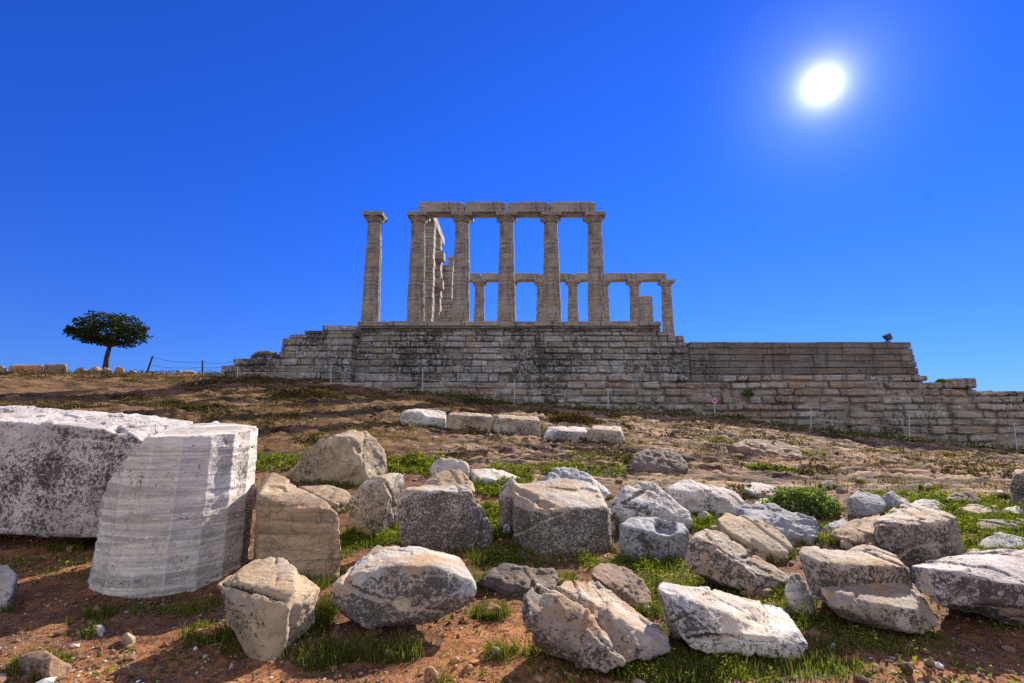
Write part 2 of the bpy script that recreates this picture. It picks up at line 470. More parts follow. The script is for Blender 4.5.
def ground_mat():
    m, n = material('earth')
    tc = n.new('ShaderNodeTexCoord'); v = tc.outputs['Object']
    geo = n.new('ShaderNodeNewGeometry')
    sep = n.new('ShaderNodeSeparateXYZ'); n.t.links.new(geo.outputs['Position'], sep.inputs[0])
    far = n.ramp(sep.outputs[1], 7, 12)
    a = n.noise(v, 1.3, 7, .62); b = n.noise(v, 9, 7, .7); c = n.noise(v, 45, 5, .7)
    mixv = n.math('ADD', n.math('MULTIPLY', a, .5), n.math('ADD', n.math('MULTIPLY', b, .3), n.math('MULTIPLY', c, .2)))
    soil = n.mix(n.ramp(mixv, .40, .60), (.075, .032, .019), (.29, .13, .06))
    orange = n.attr('orange')
    soil = n.mix(n.math('MULTIPLY', orange, .85), soil, n.mix(n.ramp(b, .35, .65), (.22, .085, .025), (.45, .21, .075)))
    # gravel set in the soil
    vv = n.new('ShaderNodeTexVoronoi'); n.put(vv.inputs['Vector'], v); vv.inputs['Scale'].default_value = 52
    gcol = n.new('ShaderNodeSeparateColor'); n.t.links.new(vv.outputs['Color'], gcol.inputs[0])
    clod = n.noise(v, 24, 8, .75)
    soil = n.mix(n.ramp(clod, .50, .62, 0, .75), soil, (.03, .017, .012))
    soil = n.mix(n.ramp(n.noise(v, 3.2, 7, .7), .52, .64, 0, .7), soil, (.07, .05, .036))
    peb = n.math('MULTIPLY', n.ramp(vv.outputs['Distance'], .25, .42, 1, 0), n.ramp(n.math('ADD', gcol.outputs[0], n.math('MULTIPLY', n.noise(v, 2.2, 4), .9)), .92, 1.02))
    soil = n.mix(peb, soil, n.mix(gcol.outputs[1], (.11, .075, .055), (.34, .28, .23)))
    # dry slope of the left half
    da = n.noise(n.mapping(v, (.7, 1.5, 1)), 1.1, 9, .68)
    dry = n.mix(n.ramp(da, .36, .60), (.035, .023, .015), (.26, .145, .07))
    dry = n.mix(n.ramp(n.noise(v, 5.5, 8, .75), .56, .66, 0, .8), dry, (.36, .27, .19))
    dry = n.mix(n.ramp(n.noise(v, 3.0, 8, .7), .54, .64, 0, .6), dry, (.10, .10, .032))
    dry = n.mix(n.ramp(n.noise(v, 9, 8, .75), .54, .60, 0, .9), dry, (.025, .02, .015))
    col = n.mix(far, soil, dry)
    # layered bedrock of the right half
    sv = n.mapping(v, (.35, 1.25, 2.5), (0, 0, .29))
    ra = n.noise(sv, 1.6, 10, .68, .5)
    rk = n.mix(n.ramp(ra, .38, .60), (.07, .046, .034), (.41, .26, .16))
    rk = n.mix(n.ramp(n.noise(n.mapping(v, (.5, 1.5, 2), (0, 0, .29)), 4.5, 8, .72), .52, .66, 0, .6), rk, (.36, .27, .20))
    rk = n.mix(n.ramp(n.noise(n.mapping(v, (.5, 2.2, 3), (0, 0, .29)), 3.1, 8, .72), .50, .58, 0, .9), rk, (.028, .023, .021))
    rk = n.mix(n.ramp(n.noise(v, 1.7, 8, .7), .56, .68, 0, .55), rk, (.17, .13, .04))
    rock = n.math('ADD', n.attr('rock'), n.math('MULTIPLY', n.math('SUBTRACT', n.noise(v, 1.2, 6, .7), .5), 1.2), clamp=True)
    col = n.mix(n.ramp(rock, .35, .65), col, rk)
    gr = n.math('ADD', n.attr('green'), n.math('MULTIPLY', n.math('SUBTRACT', n.noise(v, 6, 6, .7), .5), 1.1), clamp=True)
    gcol2 = n.mix(n.ramp(b, .35, .65), (.03, .045, .008), (.10, .12, .02))
    col = n.mix(n.ramp(gr, .35, .75, 0, .85), col, gcol2)
    h = n.math('ADD', n.math('MULTIPLY', b, .5), n.math('ADD', n.math('MULTIPLY', n.math('ADD', c, clod), .35), n.math('MULTIPLY', peb, .25)))
    hf = n.math('ADD', n.math('MULTIPLY', ra, 1.0), n.math('MULTIPLY', n.noise(n.mapping(v, (.6, 1.6, 1.5), (0, 0, .29)), 9, 9, .7), .4))
    hf = n.math('ADD', hf, n.math('MULTIPLY', n.noise(v, 26, 9, .78), .45))
    nr = n.bump(h, .8, .03)
    bf = n.new('ShaderNodeBump'); bf.inputs['Distance'].default_value = .16
    n.put(bf.inputs['Strength'], n.math('MULTIPLY', far, .8)); n.put(bf.inputs['Height'], hf); n.put(bf.inputs['Normal'], nr)
    n.out(col, .92, bf.outputs[0], .1)
    return m
ground = link('ground', gme, ground_mat())
ground['kind'] = 'structure'
print('ground', len(fx))
# ------------------------------------------------------------------ stone blocks
M = {}
M['grey'] = marble('weathered_marble', (.52, .455, .37), (.25, .215, .18), .78, tan=.85, tancol=(.33, .205, .105))
M['chunk'] = marble('chunk_marble', (.54, .49, .42), (.29, .26, .23), .6, tan=.6, tancol=(.36, .23, .12))
M['speck'] = marble('speckled_marble', (.48, .44, .39), (.27, .245, .22), 1.02, lcol=(.065, .056, .05), tan=.85, cracks=.3, tancol=(.38, .245, .135), top=.2, dw=.24, fine=1.2)
M['white'] = marble('white_marble', (.60, .575, .53), (.33, .31, .295), .74, tan=.5, lcol=(.05, .05, .055))
M['clean'] = marble('banded_marble', (.67, .64, .59), (.54, .50, .45), .25, stripe=.8, tan=.14, cracks=.25, bumps=.35, sfreq=15.0)
M['striped'] = marble('cream_marble', (.52, .40, .27), (.34, .25, .16), .2, stripe=1.0, tan=.3, cracks=.35, sfreq=10)
M['tan'] = marble('tan_stone', (.45, .365, .255), (.24, .20, .15), .50, tan=.65, cracks=.6)
M['slate'] = marble('blue_grey_marble', (.38, .385, .40), (.21, .215, .235), .55, tan=.2, cracks=.2)
M['brown'] = marble('brown_rock', (.30, .22, .16), (.15, .10, .075), .5, stripe=.5, tan=.5, tancol=(.26, .13, .06), srot=(.4, .5, 0))
M['dark'] = marble('dark_rock', (.17, .14, .12), (.07, .06, .055), .7, stripe=.3, tan=.3)
M['block'] = marble('block_marble', (.60, .55, .515), (.42, .38, .36), .70, tan=.1, lcol=(.06, .04, .036), cracks=.7, fine=.9)
M['pitted'] = marble('pitted_marble', (.50, .455, .425), (.29, .25, .24), 1.0, tan=.15, lcol=(.055, .042, .04), cracks=.7, fine=.9)
M['rust'] = marble('rusty_stone', (.42, .24, .12), (.25, .13, .065), .3, tan=.5, tancol=(.42, .2, .07))

def hull(P):
    bm = bmesh.new()
    for p in P: bm.verts.new(p)
    r = bmesh.ops.convex_hull(bm, input=list(bm.verts))
    bmesh.ops.delete(bm, geom=[g for g in r['geom_interior'] if isinstance(g, bmesh.types.BMVert)], context='VERTS')
    loose = [v for v in bm.verts if not v.link_faces]
    bmesh.ops.delete(bm, geom=loose, context='VERTS')
    bmesh.ops.recalc_face_normals(bm, faces=list(bm.faces))
    bm.verts.index_update()
    V = np.array([v.co[:] for v in bm.verts]); F = [[v.index for v in f.verts] for f in bm.faces]
    bm.free()
    return V, F

def remesh(V, F, vox):
    me = raw_mesh('tmp', V, F)
    o = bpy.data.objects.new('tmp', me); COL.objects.link(o)
    md = o.modifiers.new('r', 'REMESH'); md.mode = 'VOXEL'; md.voxel_size = vox; md.adaptivity = 0
    dg = bpy.context.evaluated_depsgraph_get()
    ev = o.evaluated_get(dg)
    m2 = bpy.data.meshes.new_from_object(ev)
    bpy.data.objects.remove(o); bpy.data.meshes.remove(me)
    n = len(m2.vertices)
    P = np.empty(n * 3, np.float32); m2.vertices.foreach_get('co', P); P = P.reshape(-1, 3).astype(float)
    k = len(m2.polygons)
    L = np.empty(len(m2.loops), np.int32); m2.loops.foreach_get('vertex_index', L)
    bpy.data.meshes.remove(m2)
    Q = L.reshape(k, 4) if len(L) == 4 * k else None
    return P, Q

def vnorm(P, Q):
    a = P[Q[:, 2]] - P[Q[:, 0]]; b = P[Q[:, 3]] - P[Q[:, 1]]
    fn = np.cross(a, b)
    nn = np.zeros_like(P)
    for c in range(3):
        for k in range(4):
            nn[:, c] += np.bincount(Q[:, k], fn[:, c], len(P))
    return nn / (np.linalg.norm(nn, axis=1)[:, None] + 1e-12)

def laplace(P, Q, it, lam=.5):
    E = np.concatenate([Q[:, [0, 1]], Q[:, [1, 2]], Q[:, [2, 3]], Q[:, [3, 0]]])
    deg = np.bincount(E[:, 0], minlength=len(P)) + np.bincount(E[:, 1], minlength=len(P))
    for _ in range(it):
        S = np.zeros_like(P)
        for c in range(3):
            S[:, c] = np.bincount(E[:, 0], P[E[:, 1], c], len(P)) + np.bincount(E[:, 1], P[E[:, 0], c], len(P))
        P = P + lam * (S / np.maximum(deg, 1)[:, None] - P)
    return P

def weather(P, Q, vox, seed, rough=1.0, chip=1.0, layer=None, wear=2, size=1.0, ncr=2):
    """turns clean hulls into worn stone; returns points and an edge mask"""
    rg = np.random.default_rng(int(seed) + 5)
    Pa = laplace(P, Q, 4); na = vnorm(Pa, Q)
    ea = np.einsum('ij,ij->i', P - laplace(P, Q, 22), na) / (vox * 2.2)
    cand = np.where(ea > .45)[0]
    fresh = np.zeros(len(P))
    if len(cand) > 20:
        for k in range(int(20 * chip)):
            i = cand[rg.integers(len(cand))]
            nv = na[i] + rg.normal(0, .30, 3); nv /= np.linalg.norm(nv)
            dep_ = (.15 + .85 * rg.uniform(0, 1) ** 1.6) * .06 * size
            p0 = P[i] - nv * dep_
            e_ = np.maximum((P - p0) @ nv + .006 * size * fbm(P * (6 / max(size, .25)) + k, 3), 0)
            wgt = 1 - sstep(.45 * size, .7 * size, np.linalg.norm(P - P[i], axis=1))
            if e_.max() > 1.9 * dep_ + .01 * size: continue
            P = P - nv * (e_ * wgt)[:, None]
            fresh = np.maximum(fresh, sstep(0, .006, e_ * wgt) * rg.choice([0, 0, .3, .8]))
    P0 = P
    Ps = laplace(P0, Q, wear)
    nn = vnorm(Ps, Q)
    Pl = laplace(P0, Q, 26)
    e = np.einsum('ij,ij->i', P0 - Pl, nn)
    edge = np.clip(e / (vox * 2.6), -1, 1)
    X = Ps + seed * 7.7
    f = 1.0 / max(size, .25)
    d = .012 * size * fbm(X * f * 1.9, 4) + 0.009 * size * fbm(X * f * 7, 4, .55)
    d = d + .004 * min(size, 1.2) * fbm(X * 34, 3, .6)
    d *= rough
    ch = np.maximum(0, fbm(X * f * 4.5 + 31, 4) + .05)
    d = d - chip * .055 * size * ch * np.clip(edge, 0, 1)
    # shallow flake scars with a crisp rim
    fl = fbm(X * f * 2.3 + 77, 3)
    d = d - rough * .016 * size * sstep(.18, .24, fl)
    if layer:
        dirv, freq, amp = layer
        s = X @ (np.array(dirv) / np.linalg.norm(dirv)) * freq + .55 * fbm(X * f * 2.2, 4)
        fr = s - np.floor(s)
        saw = np.where(fr < .82, fr / .82, (1 - fr) / .18) - .5
        d = d + amp * .6 * saw * (.5 + .8 * np.abs(pn(X * 2.1 * f)))
    lo_, hi_ = Ps.min(0), Ps.max(0)
    for k in range(ncr):
        pc = lo_ + (hi_ - lo_) * rg.uniform(.25, .75, 3)
        nv = rg.normal(size=3) * np.array([1, .6, .8]); nv /= np.linalg.norm(nv)
        s = (Ps - pc) @ nv + .05 * size * fbm(Ps * (2.2 / max(size, .3)) + k * 9, 4)
        run = sstep(-.1, .15, fbm(Ps * (1.1 / max(size, .3)) + 40 + k, 2) + .1)
        d = d - run * .022 * size * np.exp(-(s / (1.0 * vox)) ** 2)
        # one side of the crack stands a little proud
        d = d + run * .012 * size * sstep(-1.5 * vox, 1.5 * vox, s) * (1 - sstep(.0, .25 * size, s))
    return Ps + nn * (d + .006 * size)[:, None], edge, fresh

def ground_sink(x, y):
    return float(HB(np.array([x]), np.array([y]))[0])

def stone(name, label, cat, mat, hulls, anchor=None, Y=None, group=None, rough=1.0, chip=1.0, layer=None, wear=2, vox=None, cuts=(), foot=True, sink=.05, seed=None, fresh_at=(), ncr=2):
    """hulls: lists of (px, py, dy) corners measured in the photo, dy metres behind the foot line at distance Y"""
    if Y is None: Y = gp(*anchor)[1]
    parts, allp = [], []
    for h in hulls:
        P = [at(a, b, Y + c) for a, b, c in h]
        P = np.array(P)
        if foot:
            ymin, ymax = P[:, 1].min(), P[:, 1].max()
            ext = []
            c = P.mean(0)
            for p in P:
                if p[1] > ymin + (.55 if foot == 'back' else .22) * (ymax - ymin):
                    q = p.copy(); q[:2] = c[:2] + (q[:2] - c[:2]) * (.82 if foot == 'back' else .94)
                    q[2] = min(p[2] - .02, ground_sink(q[0], q[1]) - sink)
                    ext.append(q)
            for p in ([] if foot == 'back' else P):
                g0 = ground_sink(p[0], p[1])
                if p[2] < g0 + .10 and len(P) < 60:
                    q = p.copy(); q[2] = g0 - .09; q[1] += .02; ext.append(q)
            if ext: P = np.concatenate([P, ext])
        parts.append(hull(P)); allp.append(P)
    A = np.concatenate(allp)
    dim = A.max(0) - A.min(0)
    size = float(np.median(dim)) ** .5 * float(dim.max()) ** .5
    size = min(size, 1.1)
    vx = vox or max(.0085, min(Y / FPX * 1.35, dim.max() / 24))
    V, F = merge(parts)
    P, Q = remesh(V, F, vx)
    sd_ = seed if seed is not None else (abs(hash_name(label)) % 97)
    if cuts:
        px = project(P)
        nn = vnorm(laplace(P, Q, 3), Q)
        for (ax, ay, bx, by, wpx, dep) in cuts:
            a = np.array([ax, ay]); b = np.array([bx, by]); ab = b - a
            t = np.clip(((px - a) @ ab) / (ab @ ab + 1e-9), 0, 1)
            dd = np.linalg.norm(px - (a + t[:, None] * ab), axis=1)
            facing = np.einsum('ij,ij->i', nn, P - np.array([0, 0, EYE])) < 0
            P = P - nn * (dep * (1 - sstep(wpx * .55, wpx, dd)) * facing)[:, None]
    P, edge, fresh = weather(P, Q, vx, sd_, rough, chip, layer, wear, size, ncr)
    if fresh_at:
        px = project(P)
        fresh = fresh * 0
        for (ax, ay, rr) in fresh_at:
            dd = np.hypot(px[:, 0] - ax, px[:, 1] - ay) + 3 * fbm(P * 9, 3)
            fresh = np.maximum(fresh, (1 - sstep(rr * .8, rr, dd)) * (P[:, 1] < P[:, 1].min() + .45))
    cx, cy = (A[:, 0].min() + A[:, 0].max()) / 2, (A[:, 1].min() + A[:, 1].max()) / 2
    o0 = np.array([cx, cy, P[:, 2].min()])
    if foot and cy < 9.5: FOOT.append((P[P[:, 2] < ground_sink(cx, cy) + .16], cx, cy))
    me = raw_mesh(name, P - o0, Q)
    smooth(me); fattr(me, 'edge', edge); fattr(me, 'fresh', fresh)
    o = link(name, me, M[mat], None, o0)
    return tag(o, label, cat, group)

FOOT = []
def hash_name(s):
    h = 0
    for c in s: h = (h * 31 + ord(c)) & 0xffff
    return h

GF = 'fallen marble blocks in the foreground'
# -- far left: long architrave block
stone('architrave_block', 'huge pitted marble block at far left behind the fluted drum', 'marble block', 'block',
      [[(-70, 531, .0), (60, 532, .0), (104, 538, .04), (-70, 421, .05), (0, 422, .05), (70, 426, .05), (128, 433, .06), (150, 447, .03), (120, 500, .0),
        (-70, 403, .75), (20, 406, .8), (100, 410, .8), (196, 421, .75), (180, 530, .6), (-70, 525, .8)]], Y=5.2, rough=.9, chip=.9, foot=False, group=GF,
      cuts=[(40, 425, 75, 437, 3, .02), (75, 437, 110, 440, 3, .02), (110, 440, 118, 428, 3, .02), (118, 428, 140, 444, 3, .02)])
# -- striped drum piece and its neighbours
stone('drum_fragment', 'cream striped broken drum piece right of the fluted drum', 'column fragment', 'striped',
      [[(258, 565, .15), (300, 583, 0), (342, 576, .1), (343, 548, .1), (338, 513, .12), (330, 507, .08), (298, 511, .0), (258, 497, .1), (259, 480, .75), (273, 471, .85), (292, 486, .6), (318, 499, .4)],
       [(300, 583, .02), (343, 577, .1), (344, 550, .12), (336, 534, .1), (320, 540, .05)]],
      anchor=(300, 583), layer=((0, .05, 1), 9, .014), group=GF, chip=.35, ncr=0)
stone('slab_fragment', 'big pale slab with a curved fractured right side, standing behind the cream striped piece', 'stone slab', 'tan',
      [[(282, 474, .1), (288, 466, .05), (300, 455, .05), (322, 438, .1), (345, 437, .05), (368, 480, 0), (330, 481, 0), (295, 478, 0), (350, 430, .5), (372, 431, .6), (385, 450, .55), (387, 470, .5), (380, 480, .25)]],
      anchor=(330, 482), layer=((.8, -.4, .5), 5, .05), group=GF)
stone('flat_slab', 'low flat slab lying between the striped piece and the upright rounded stone', 'stone slab', 'tan',
      [[(297, 484, .5), (320, 483, .6), (341, 486, .6), (353, 493, .35), (336, 504, .0), (337, 514, .0), (318, 507, .05), (352, 503, .3)]], anchor=(335, 514), group=GF)
stone('rounded_stone', 'upright rounded stone with a ridge, beside the low flat slab', 'stone', 'grey',
      [[(347, 520, .08), (349, 500, .05), (360, 485, .08), (373, 476, .2), (383, 478, .1), (388, 500, .0), (378, 534, .0), (360, 533, .02), (392, 473, .5), (406, 472, .6), (408, 480, .6), (398, 505, .35), (388, 525, .2)]],
      anchor=(368, 535), layer=((.9, .2, .2), 6, .03), group=GF)
stone('weathered_block', 'dark speckled block with a jutting nose on its right side, in the middle row', 'marble block', 'speck',
      [[(397, 495, .02), (405, 490, .04), (470, 490, .04), (482, 506, .04), (480, 530, .0), (470, 548, 0), (430, 550, 0), (397, 543, .02), (408, 485, .35), (470, 485, .4)],
       [(478, 502, .1), (490, 510, .12), (495, 517, .12), (488, 530, .08), (474, 552, .05), (462, 545, .1), (470, 495, .3)]],
      anchor=(435, 550), layer=((0, -.3, 1), 4, .02), group=GF)
stone('broken_block', 'small tan wedge stone resting behind the dark speckled block with a nose', 'stone', 'tan',
      [[(419, 482, .05), (428, 475, .25), (445, 471, .4), (460, 468, .45), (476, 485, .2), (475, 492, .0), (422, 492, 0)]], anchor=(440, 502), group=GF)
stone('small_boulder', 'pale rounded boulder highest up behind the tan wedge stone', 'stone', 'white',
      [[(428, 470, .05), (432, 460, .15), (445, 457, .3), (458, 457, .3), (468, 461, .25), (471, 471, .1), (455, 475, 0), (435, 474, 0)]], anchor=(450, 476), group=GF)
stone('flat_slab', 'thin white slab with a grey blue front, sunk in green weeds', 'stone slab', 'white',
      [[(469, 469, .5), (490, 468, .6), (513, 470, .6), (524, 477, .35), (500, 481, .05), (484, 484, .0), (474, 476, .1)]], anchor=(487, 485), group=GF)
# -- the big squared block in the centre
stone('squared_block', 'large squared marble block with a sunlit tan top in the middle of the picture', 'marble block', 'speck',
      [[(516, 536, .25), (532, 549, .05), (545, 553, 0), (580, 551, .0), (613, 546, .1), (607, 508, .2), (601, 503, .3), (580, 508, .1), (545, 512, .02), (531, 506, .06), (514, 492, .45), (513, 483, .8), (560, 479, 1.15), (594, 480, 1.2), (612, 520, .5)],
       [(498, 482, .8), (512, 477, .9), (520, 488, .6), (513, 494, .5), (530, 500, .6)]],
      anchor=(560, 553), group=GF, wear=3, chip=.7, cuts=[(517, 489, 535, 499, 3.5, .05), (540, 503, 553, 506, 3, .035)])
stone('flat_slab', 'tilted grey slabby rock just behind the large squared block', 'stone slab', 'slate',
      [[(540, 476, .3), (555, 467, .5), (572, 465, .7), (595, 472, .6), (613, 487, .3), (606, 499, .05), (590, 495, .1), (545, 484, .1)]], anchor=(600, 501), layer=((.3, .3, 1), 9, .03), group=GF)
stone('boulder', 'knobbly pale boulder behind the blue grey stone with a round hollow', 'boulder', 'white',
      [[(608, 506, .1), (613, 495, .15), (622, 486, .35), (642, 479, .6), (658, 481, .6), (672, 492, .45), (690, 511, .2), (692, 524, .05), (660, 528, 0), (622, 522, 0)]],
      anchor=(640, 530), rough=1.3, group=GF, cuts=[(625, 503, 645, 490, 2.5, .03)])
stone('hollowed_block', 'blue grey stone with a round hollow cut in its top edge', 'marble block', 'slate',
      [[(618, 545, .06), (619, 524, .1), (630, 517, .3), (655, 516, .4), (686, 524, .3), (689, 531, .2), (687, 546, .1), (664, 558, 0), (640, 554, .0), (626, 527, .08), (650, 532, .02), (680, 533, .08)]],
      anchor=(655, 559), group=GF, wear=4, chip=.6, cuts=[(662, 525, 668, 526, 9, .09)])
stone('boulder', 'pale boulder with a flat shaded front, left of the row end below the bedrock', 'boulder', 'white',
      [[(664, 490, .2), (672, 482, .4), (681, 476, .6), (700, 486, .5), (722, 486, .6), (735, 491, .5), (746, 503, .3), (742, 511, .1), (715, 515, .0), (690, 512, .0), (683, 495, .15), (715, 493, .15)]],
      anchor=(705, 516), group=GF)
stone('long_slab', 'long brown grey slab slanting down to the right with a split end', 'stone slab', 'grey',
      [[(684, 556, .1), (690, 540, .15), (702, 527, .35), (720, 531, .45), (745, 544, .45), (775, 562, .4), (797, 576, .3), (785, 583, .1), (766, 592, .0), (740, 590, .0), (715, 580, .0), (686, 566, .05), (700, 540, .12), (745, 566, .02)]],
      anchor=(735, 595), foot='back', layer=((.45, .2, 1), 8, .03), group=GF, rough=1.2)
stone('stone_shard', 'narrow pale shard leaning by the lower end of the long brown grey slab', 'stone shard', 'clean',
      [[(783, 586, .02), (787, 574, .1), (797, 568, .2), (803, 580, .15), (815, 600, .05), (812, 609, 0), (804, 614, 0), (795, 606, 0)]], anchor=(804, 615), group=GF)
stone('boulder', 'cream topped rounded slab between the brown slab and the layered grey rock', 'boulder', 'tan',
      [[(716, 516, .3), (727, 510, .5), (745, 514, .5), (765, 521, .4), (785, 534, .3), (793, 546, .15), (786, 556, .0), (768, 552, 0), (740, 540, 0), (722, 528, .1)]], anchor=(780, 558), group=GF)
stone('layered_rock', 'layered dark grey rock in front of the bright green bush', 'rock', 'slate',
      [[(737, 512, .3), (743, 503, .55), (760, 501, .6), (778, 503, .6), (800, 510, .5), (818, 519, .3), (821, 533, .1), (812, 540, .0), (792, 544, .0), (770, 530, .02), (752, 520, .1)]],
      anchor=(795, 546), layer=((.3, .2, 1), 9, .04), rough=1.3, group=GF)
# -- stepped block
stone('stepped_block', 'stepped speckled marble block with a lower ledge at its front', 'marble block', 'grey',
      [[(798, 552, .35), (804, 546, .5), (816, 541, .75), (845, 543, .85), (870, 545, .85), (897, 556, .7), (910, 570, .5), (912, 590, .4), (826, 566, .22), (905, 566, .35), (820, 600, .2), (812, 598, .25), (815, 575, .22), (880, 600, .35)],
       [(820, 588, .12), (832, 606, .02), (836, 614, 0), (880, 629, .0), (922, 634, .0), (939, 625, .1), (926, 600, .25), (912, 583, .4), (835, 590, .35), (822, 598, .15), (870, 604, .0), (917, 610, .02)]],
      anchor=(922, 637), foot='back', group=GF, rough=.8, chip=.7, sink=.02)
stone('squared_block', 'chunky cream block with a rough speckled top above the stepped block', 'marble block', 'grey',
      [[(872, 524, .15), (876, 518, .3), (890, 509, .6), (905, 503, .8), (945, 511, .75), (956, 518, .5), (968, 553, .3), (958, 560, .15), (935, 564, .0), (905, 566, 0), (880, 556, .05), (873, 537, .1), (905, 525, .0), (940, 521, .12)]],
      anchor=(910, 567), group=GF, rough=1.1)
stone('long_block', 'very large dark pitted block running off the right edge', 'marble block', 'pitted',
      [[(912, 586, .16), (912, 568, .2), (920, 562, .55), (960, 557, 1.0), (1000, 550, 1.2), (1080, 545, 1.3), (930, 568, .14), (960, 572, .08), (1010, 582, .03), (1070, 592, .0), (938, 604, .1), (990, 622, .02), (1016, 634, .0), (1075, 648, .0), (1085, 590, .3)]],
      anchor=(1016, 637), foot='back', group=GF, rough=.9, chip=.8)
stone('striped_slab', 'grooved tan slab wedged left of the chunky cream block', 'stone slab', 'striped',
      [[(826, 530, .2), (840, 523, .35), (858, 519, .5), (880, 512, .7), (884, 530, .3), (876, 545, .05), (850, 541, .0)]], anchor=(862, 548), layer=((.5, -.5, .5), 12, .02), group=GF)
stone('boulder', 'rough grey boulder right of the bright green bush', 'boulder', 'slate',
      [[(844, 497, .1), (850, 491, .3), (862, 489, .4), (880, 494, .4), (887, 503, .2), (880, 513, 0), (866, 514, 0), (850, 506, .05)]], anchor=(868, 515), rough=1.3, group=GF)
stone('small_boulder', 'small bluish stone behind the chunky cream block', 'stone', 'slate',
      [[(880, 500, .1), (884, 491, .2), (891, 488, .3), (902, 493, .3), (915, 502, .2), (908, 507, 0), (888, 508, 0)]], anchor=(895, 508), group=GF)
stone('small_boulder', 'pale angular stone to the right of the small bluish stone', 'stone', 'white',
      [[(908, 504, .1), (918, 498, .3), (935, 499, .3), (948, 506, .2), (940, 511, 0), (915, 510, 0)]], anchor=(930, 511), group=GF)
stone('small_boulder', 'low dark stone at the back of the weeds on the right', 'stone', 'dark',
      [[(944, 498, .1), (953, 492, .3), (964, 490, .3), (978, 495, .3), (986, 502, .1), (965, 504, 0)]], anchor=(965, 505), group=GF)
stone('flat_slab', 'flat pinkish slab lying in the weeds on the right', 'stone slab', 'tan',
      [[(958, 504, .3), (980, 502, .5), (1000, 506, .4), (1006, 512, .1), (980, 514, 0), (962, 510, .1)]], anchor=(985, 515), group=GF)
stone('flat_slab', 'long dark flat slab across the weeds at the right edge', 'stone slab', 'dark',
      [[(962, 522, .2), (985, 519, .4), (1040, 519, .5), (1050, 530, .1), (1010, 531, 0), (970, 528, 0)]], anchor=(1005, 532), group=GF)
stone('small_boulder', 'dark slanting stone just above the very large pitted block', 'stone', 'slate',
      [[(978, 542, .1), (990, 534, .3), (1002, 530, .4), (1022, 536, .4), (1040, 546, .1), (1005, 550, 0), (985, 548, 0)]], anchor=(1005, 551), group=GF)
stone('small_boulder', 'small white stone at the right edge below the upright block', 'stone', 'white',
      [[(1000, 510, .1), (1008, 505, .3), (1025, 505, .3), (1040, 512, .1), (1015, 515, 0)]], anchor=(1015, 516), group=GF)
stone('upright_block', 'upright pale block cut by the right edge of the picture', 'marble block', 'grey',
      [[(1010, 506, .0), (1010, 471, .1), (1016, 468, .3), (1050, 466, .4), (1055, 505, .0), (1020, 474, .0)]], anchor=(1015, 507), group=GF)
stone('flat_slab', 'low bluish slab at the foot of the bright green bush', 'stone slab', 'slate',
      [[(820, 527, .2), (828, 518, .4), (842, 516, .45), (854, 523, .3), (850, 532, .0), (832, 533, .0)]], anchor=(840, 534), layer=((.3, .2, 1), 9, .02), group=GF)
stone('small_boulder', 'small white stone left of the bright green bush', 'stone', 'white',
      [[(752, 503, .2), (762, 497, .4), (776, 498, .4), (785, 504, .2), (776, 509, 0), (758, 509, 0)]], anchor=(768, 510), group=GF)
stone('flat_slab', 'thin grey slab half sunk in weeds above the slotted tan block', 'stone slab', 'tan',
      [[(345, 478, .2), (352, 474, .3), (368, 473, .35), (372, 479, .1), (358, 483, 0)]], anchor=(358, 484), group=GF)
stone('small_boulder', 'small flat white stone at the left foot of the knobbly pale boulder', 'stone', 'white',
      [[(596, 512, .1), (602, 507, .2), (612, 508, .2), (616, 515, .05), (606, 518, 0)]], anchor=(606, 519), group=GF)
stone('flat_slab', 'pale slab lying flat behind the pale boulder with a flat shaded front', 'stone slab', 'white',
      [[(742, 488, .2), (752, 482, .5), (775, 483, .5), (790, 490, .3), (775, 495, 0), (752, 494, 0)]], anchor=(765, 496), group=GF)
stone('small_boulder', 'brownish stone among weeds between the chunky cream block and the long dark flat slab', 'stone', 'grey',
      [[(962, 556, .1), (968, 548, .2), (980, 547, .25), (990, 553, .1), (978, 559, 0)]], anchor=(976, 560), group=GF)
# -- front row
stone('grooved_block', 'broken tan block with a dark straight slot across its top, beside the fluted drum', 'marble block', 'tan',
      [[(216, 580, .2), (240, 561, .5), (262, 554, .6), (284, 558, .55), (298, 571, .4), (297, 590, .12), (288, 606, .02), (270, 618, .0), (242, 612, .02), (224, 594, .1), (230, 625, .1), (252, 664, .03), (264, 670, .0), (276, 668, .02), (286, 645, .05)],
       [(292, 573, .45), (306, 577, .45), (320, 588, .35), (308, 598, .15), (288, 606, .05), (280, 655, .08), (296, 600, .08), (270, 660, .05)]],
      Y=3.3, group=GF, rough=.9, sink=-.05, foot='back', cuts=[(222, 581, 283, 599, 1.9, .055)])
stone('oval_block', 'broad speckled grey block with a round tan patch, front row left of the middle', 'marble block', 'speck',
      [[(329, 598, .12), (333, 586, .18), (345, 577, .22), (360, 571, .2), (400, 566, .15), (440, 567, .15), (472, 580, .22), (476, 590, .2), (470, 606, .12), (450, 628, .02), (415, 637, .0), (380, 634, .0), (345, 622, .04),
        (373, 552, .7), (379, 546, .75), (420, 547, .8), (460, 558, .7), (473, 577, .4), (400, 600, .04)]],
      Y=3.55, group=GF, rough=.7, chip=.6, foot=False, fresh_at=[(402, 604, 9)], cuts=[(398, 605, 402, 600, 8, .012)])
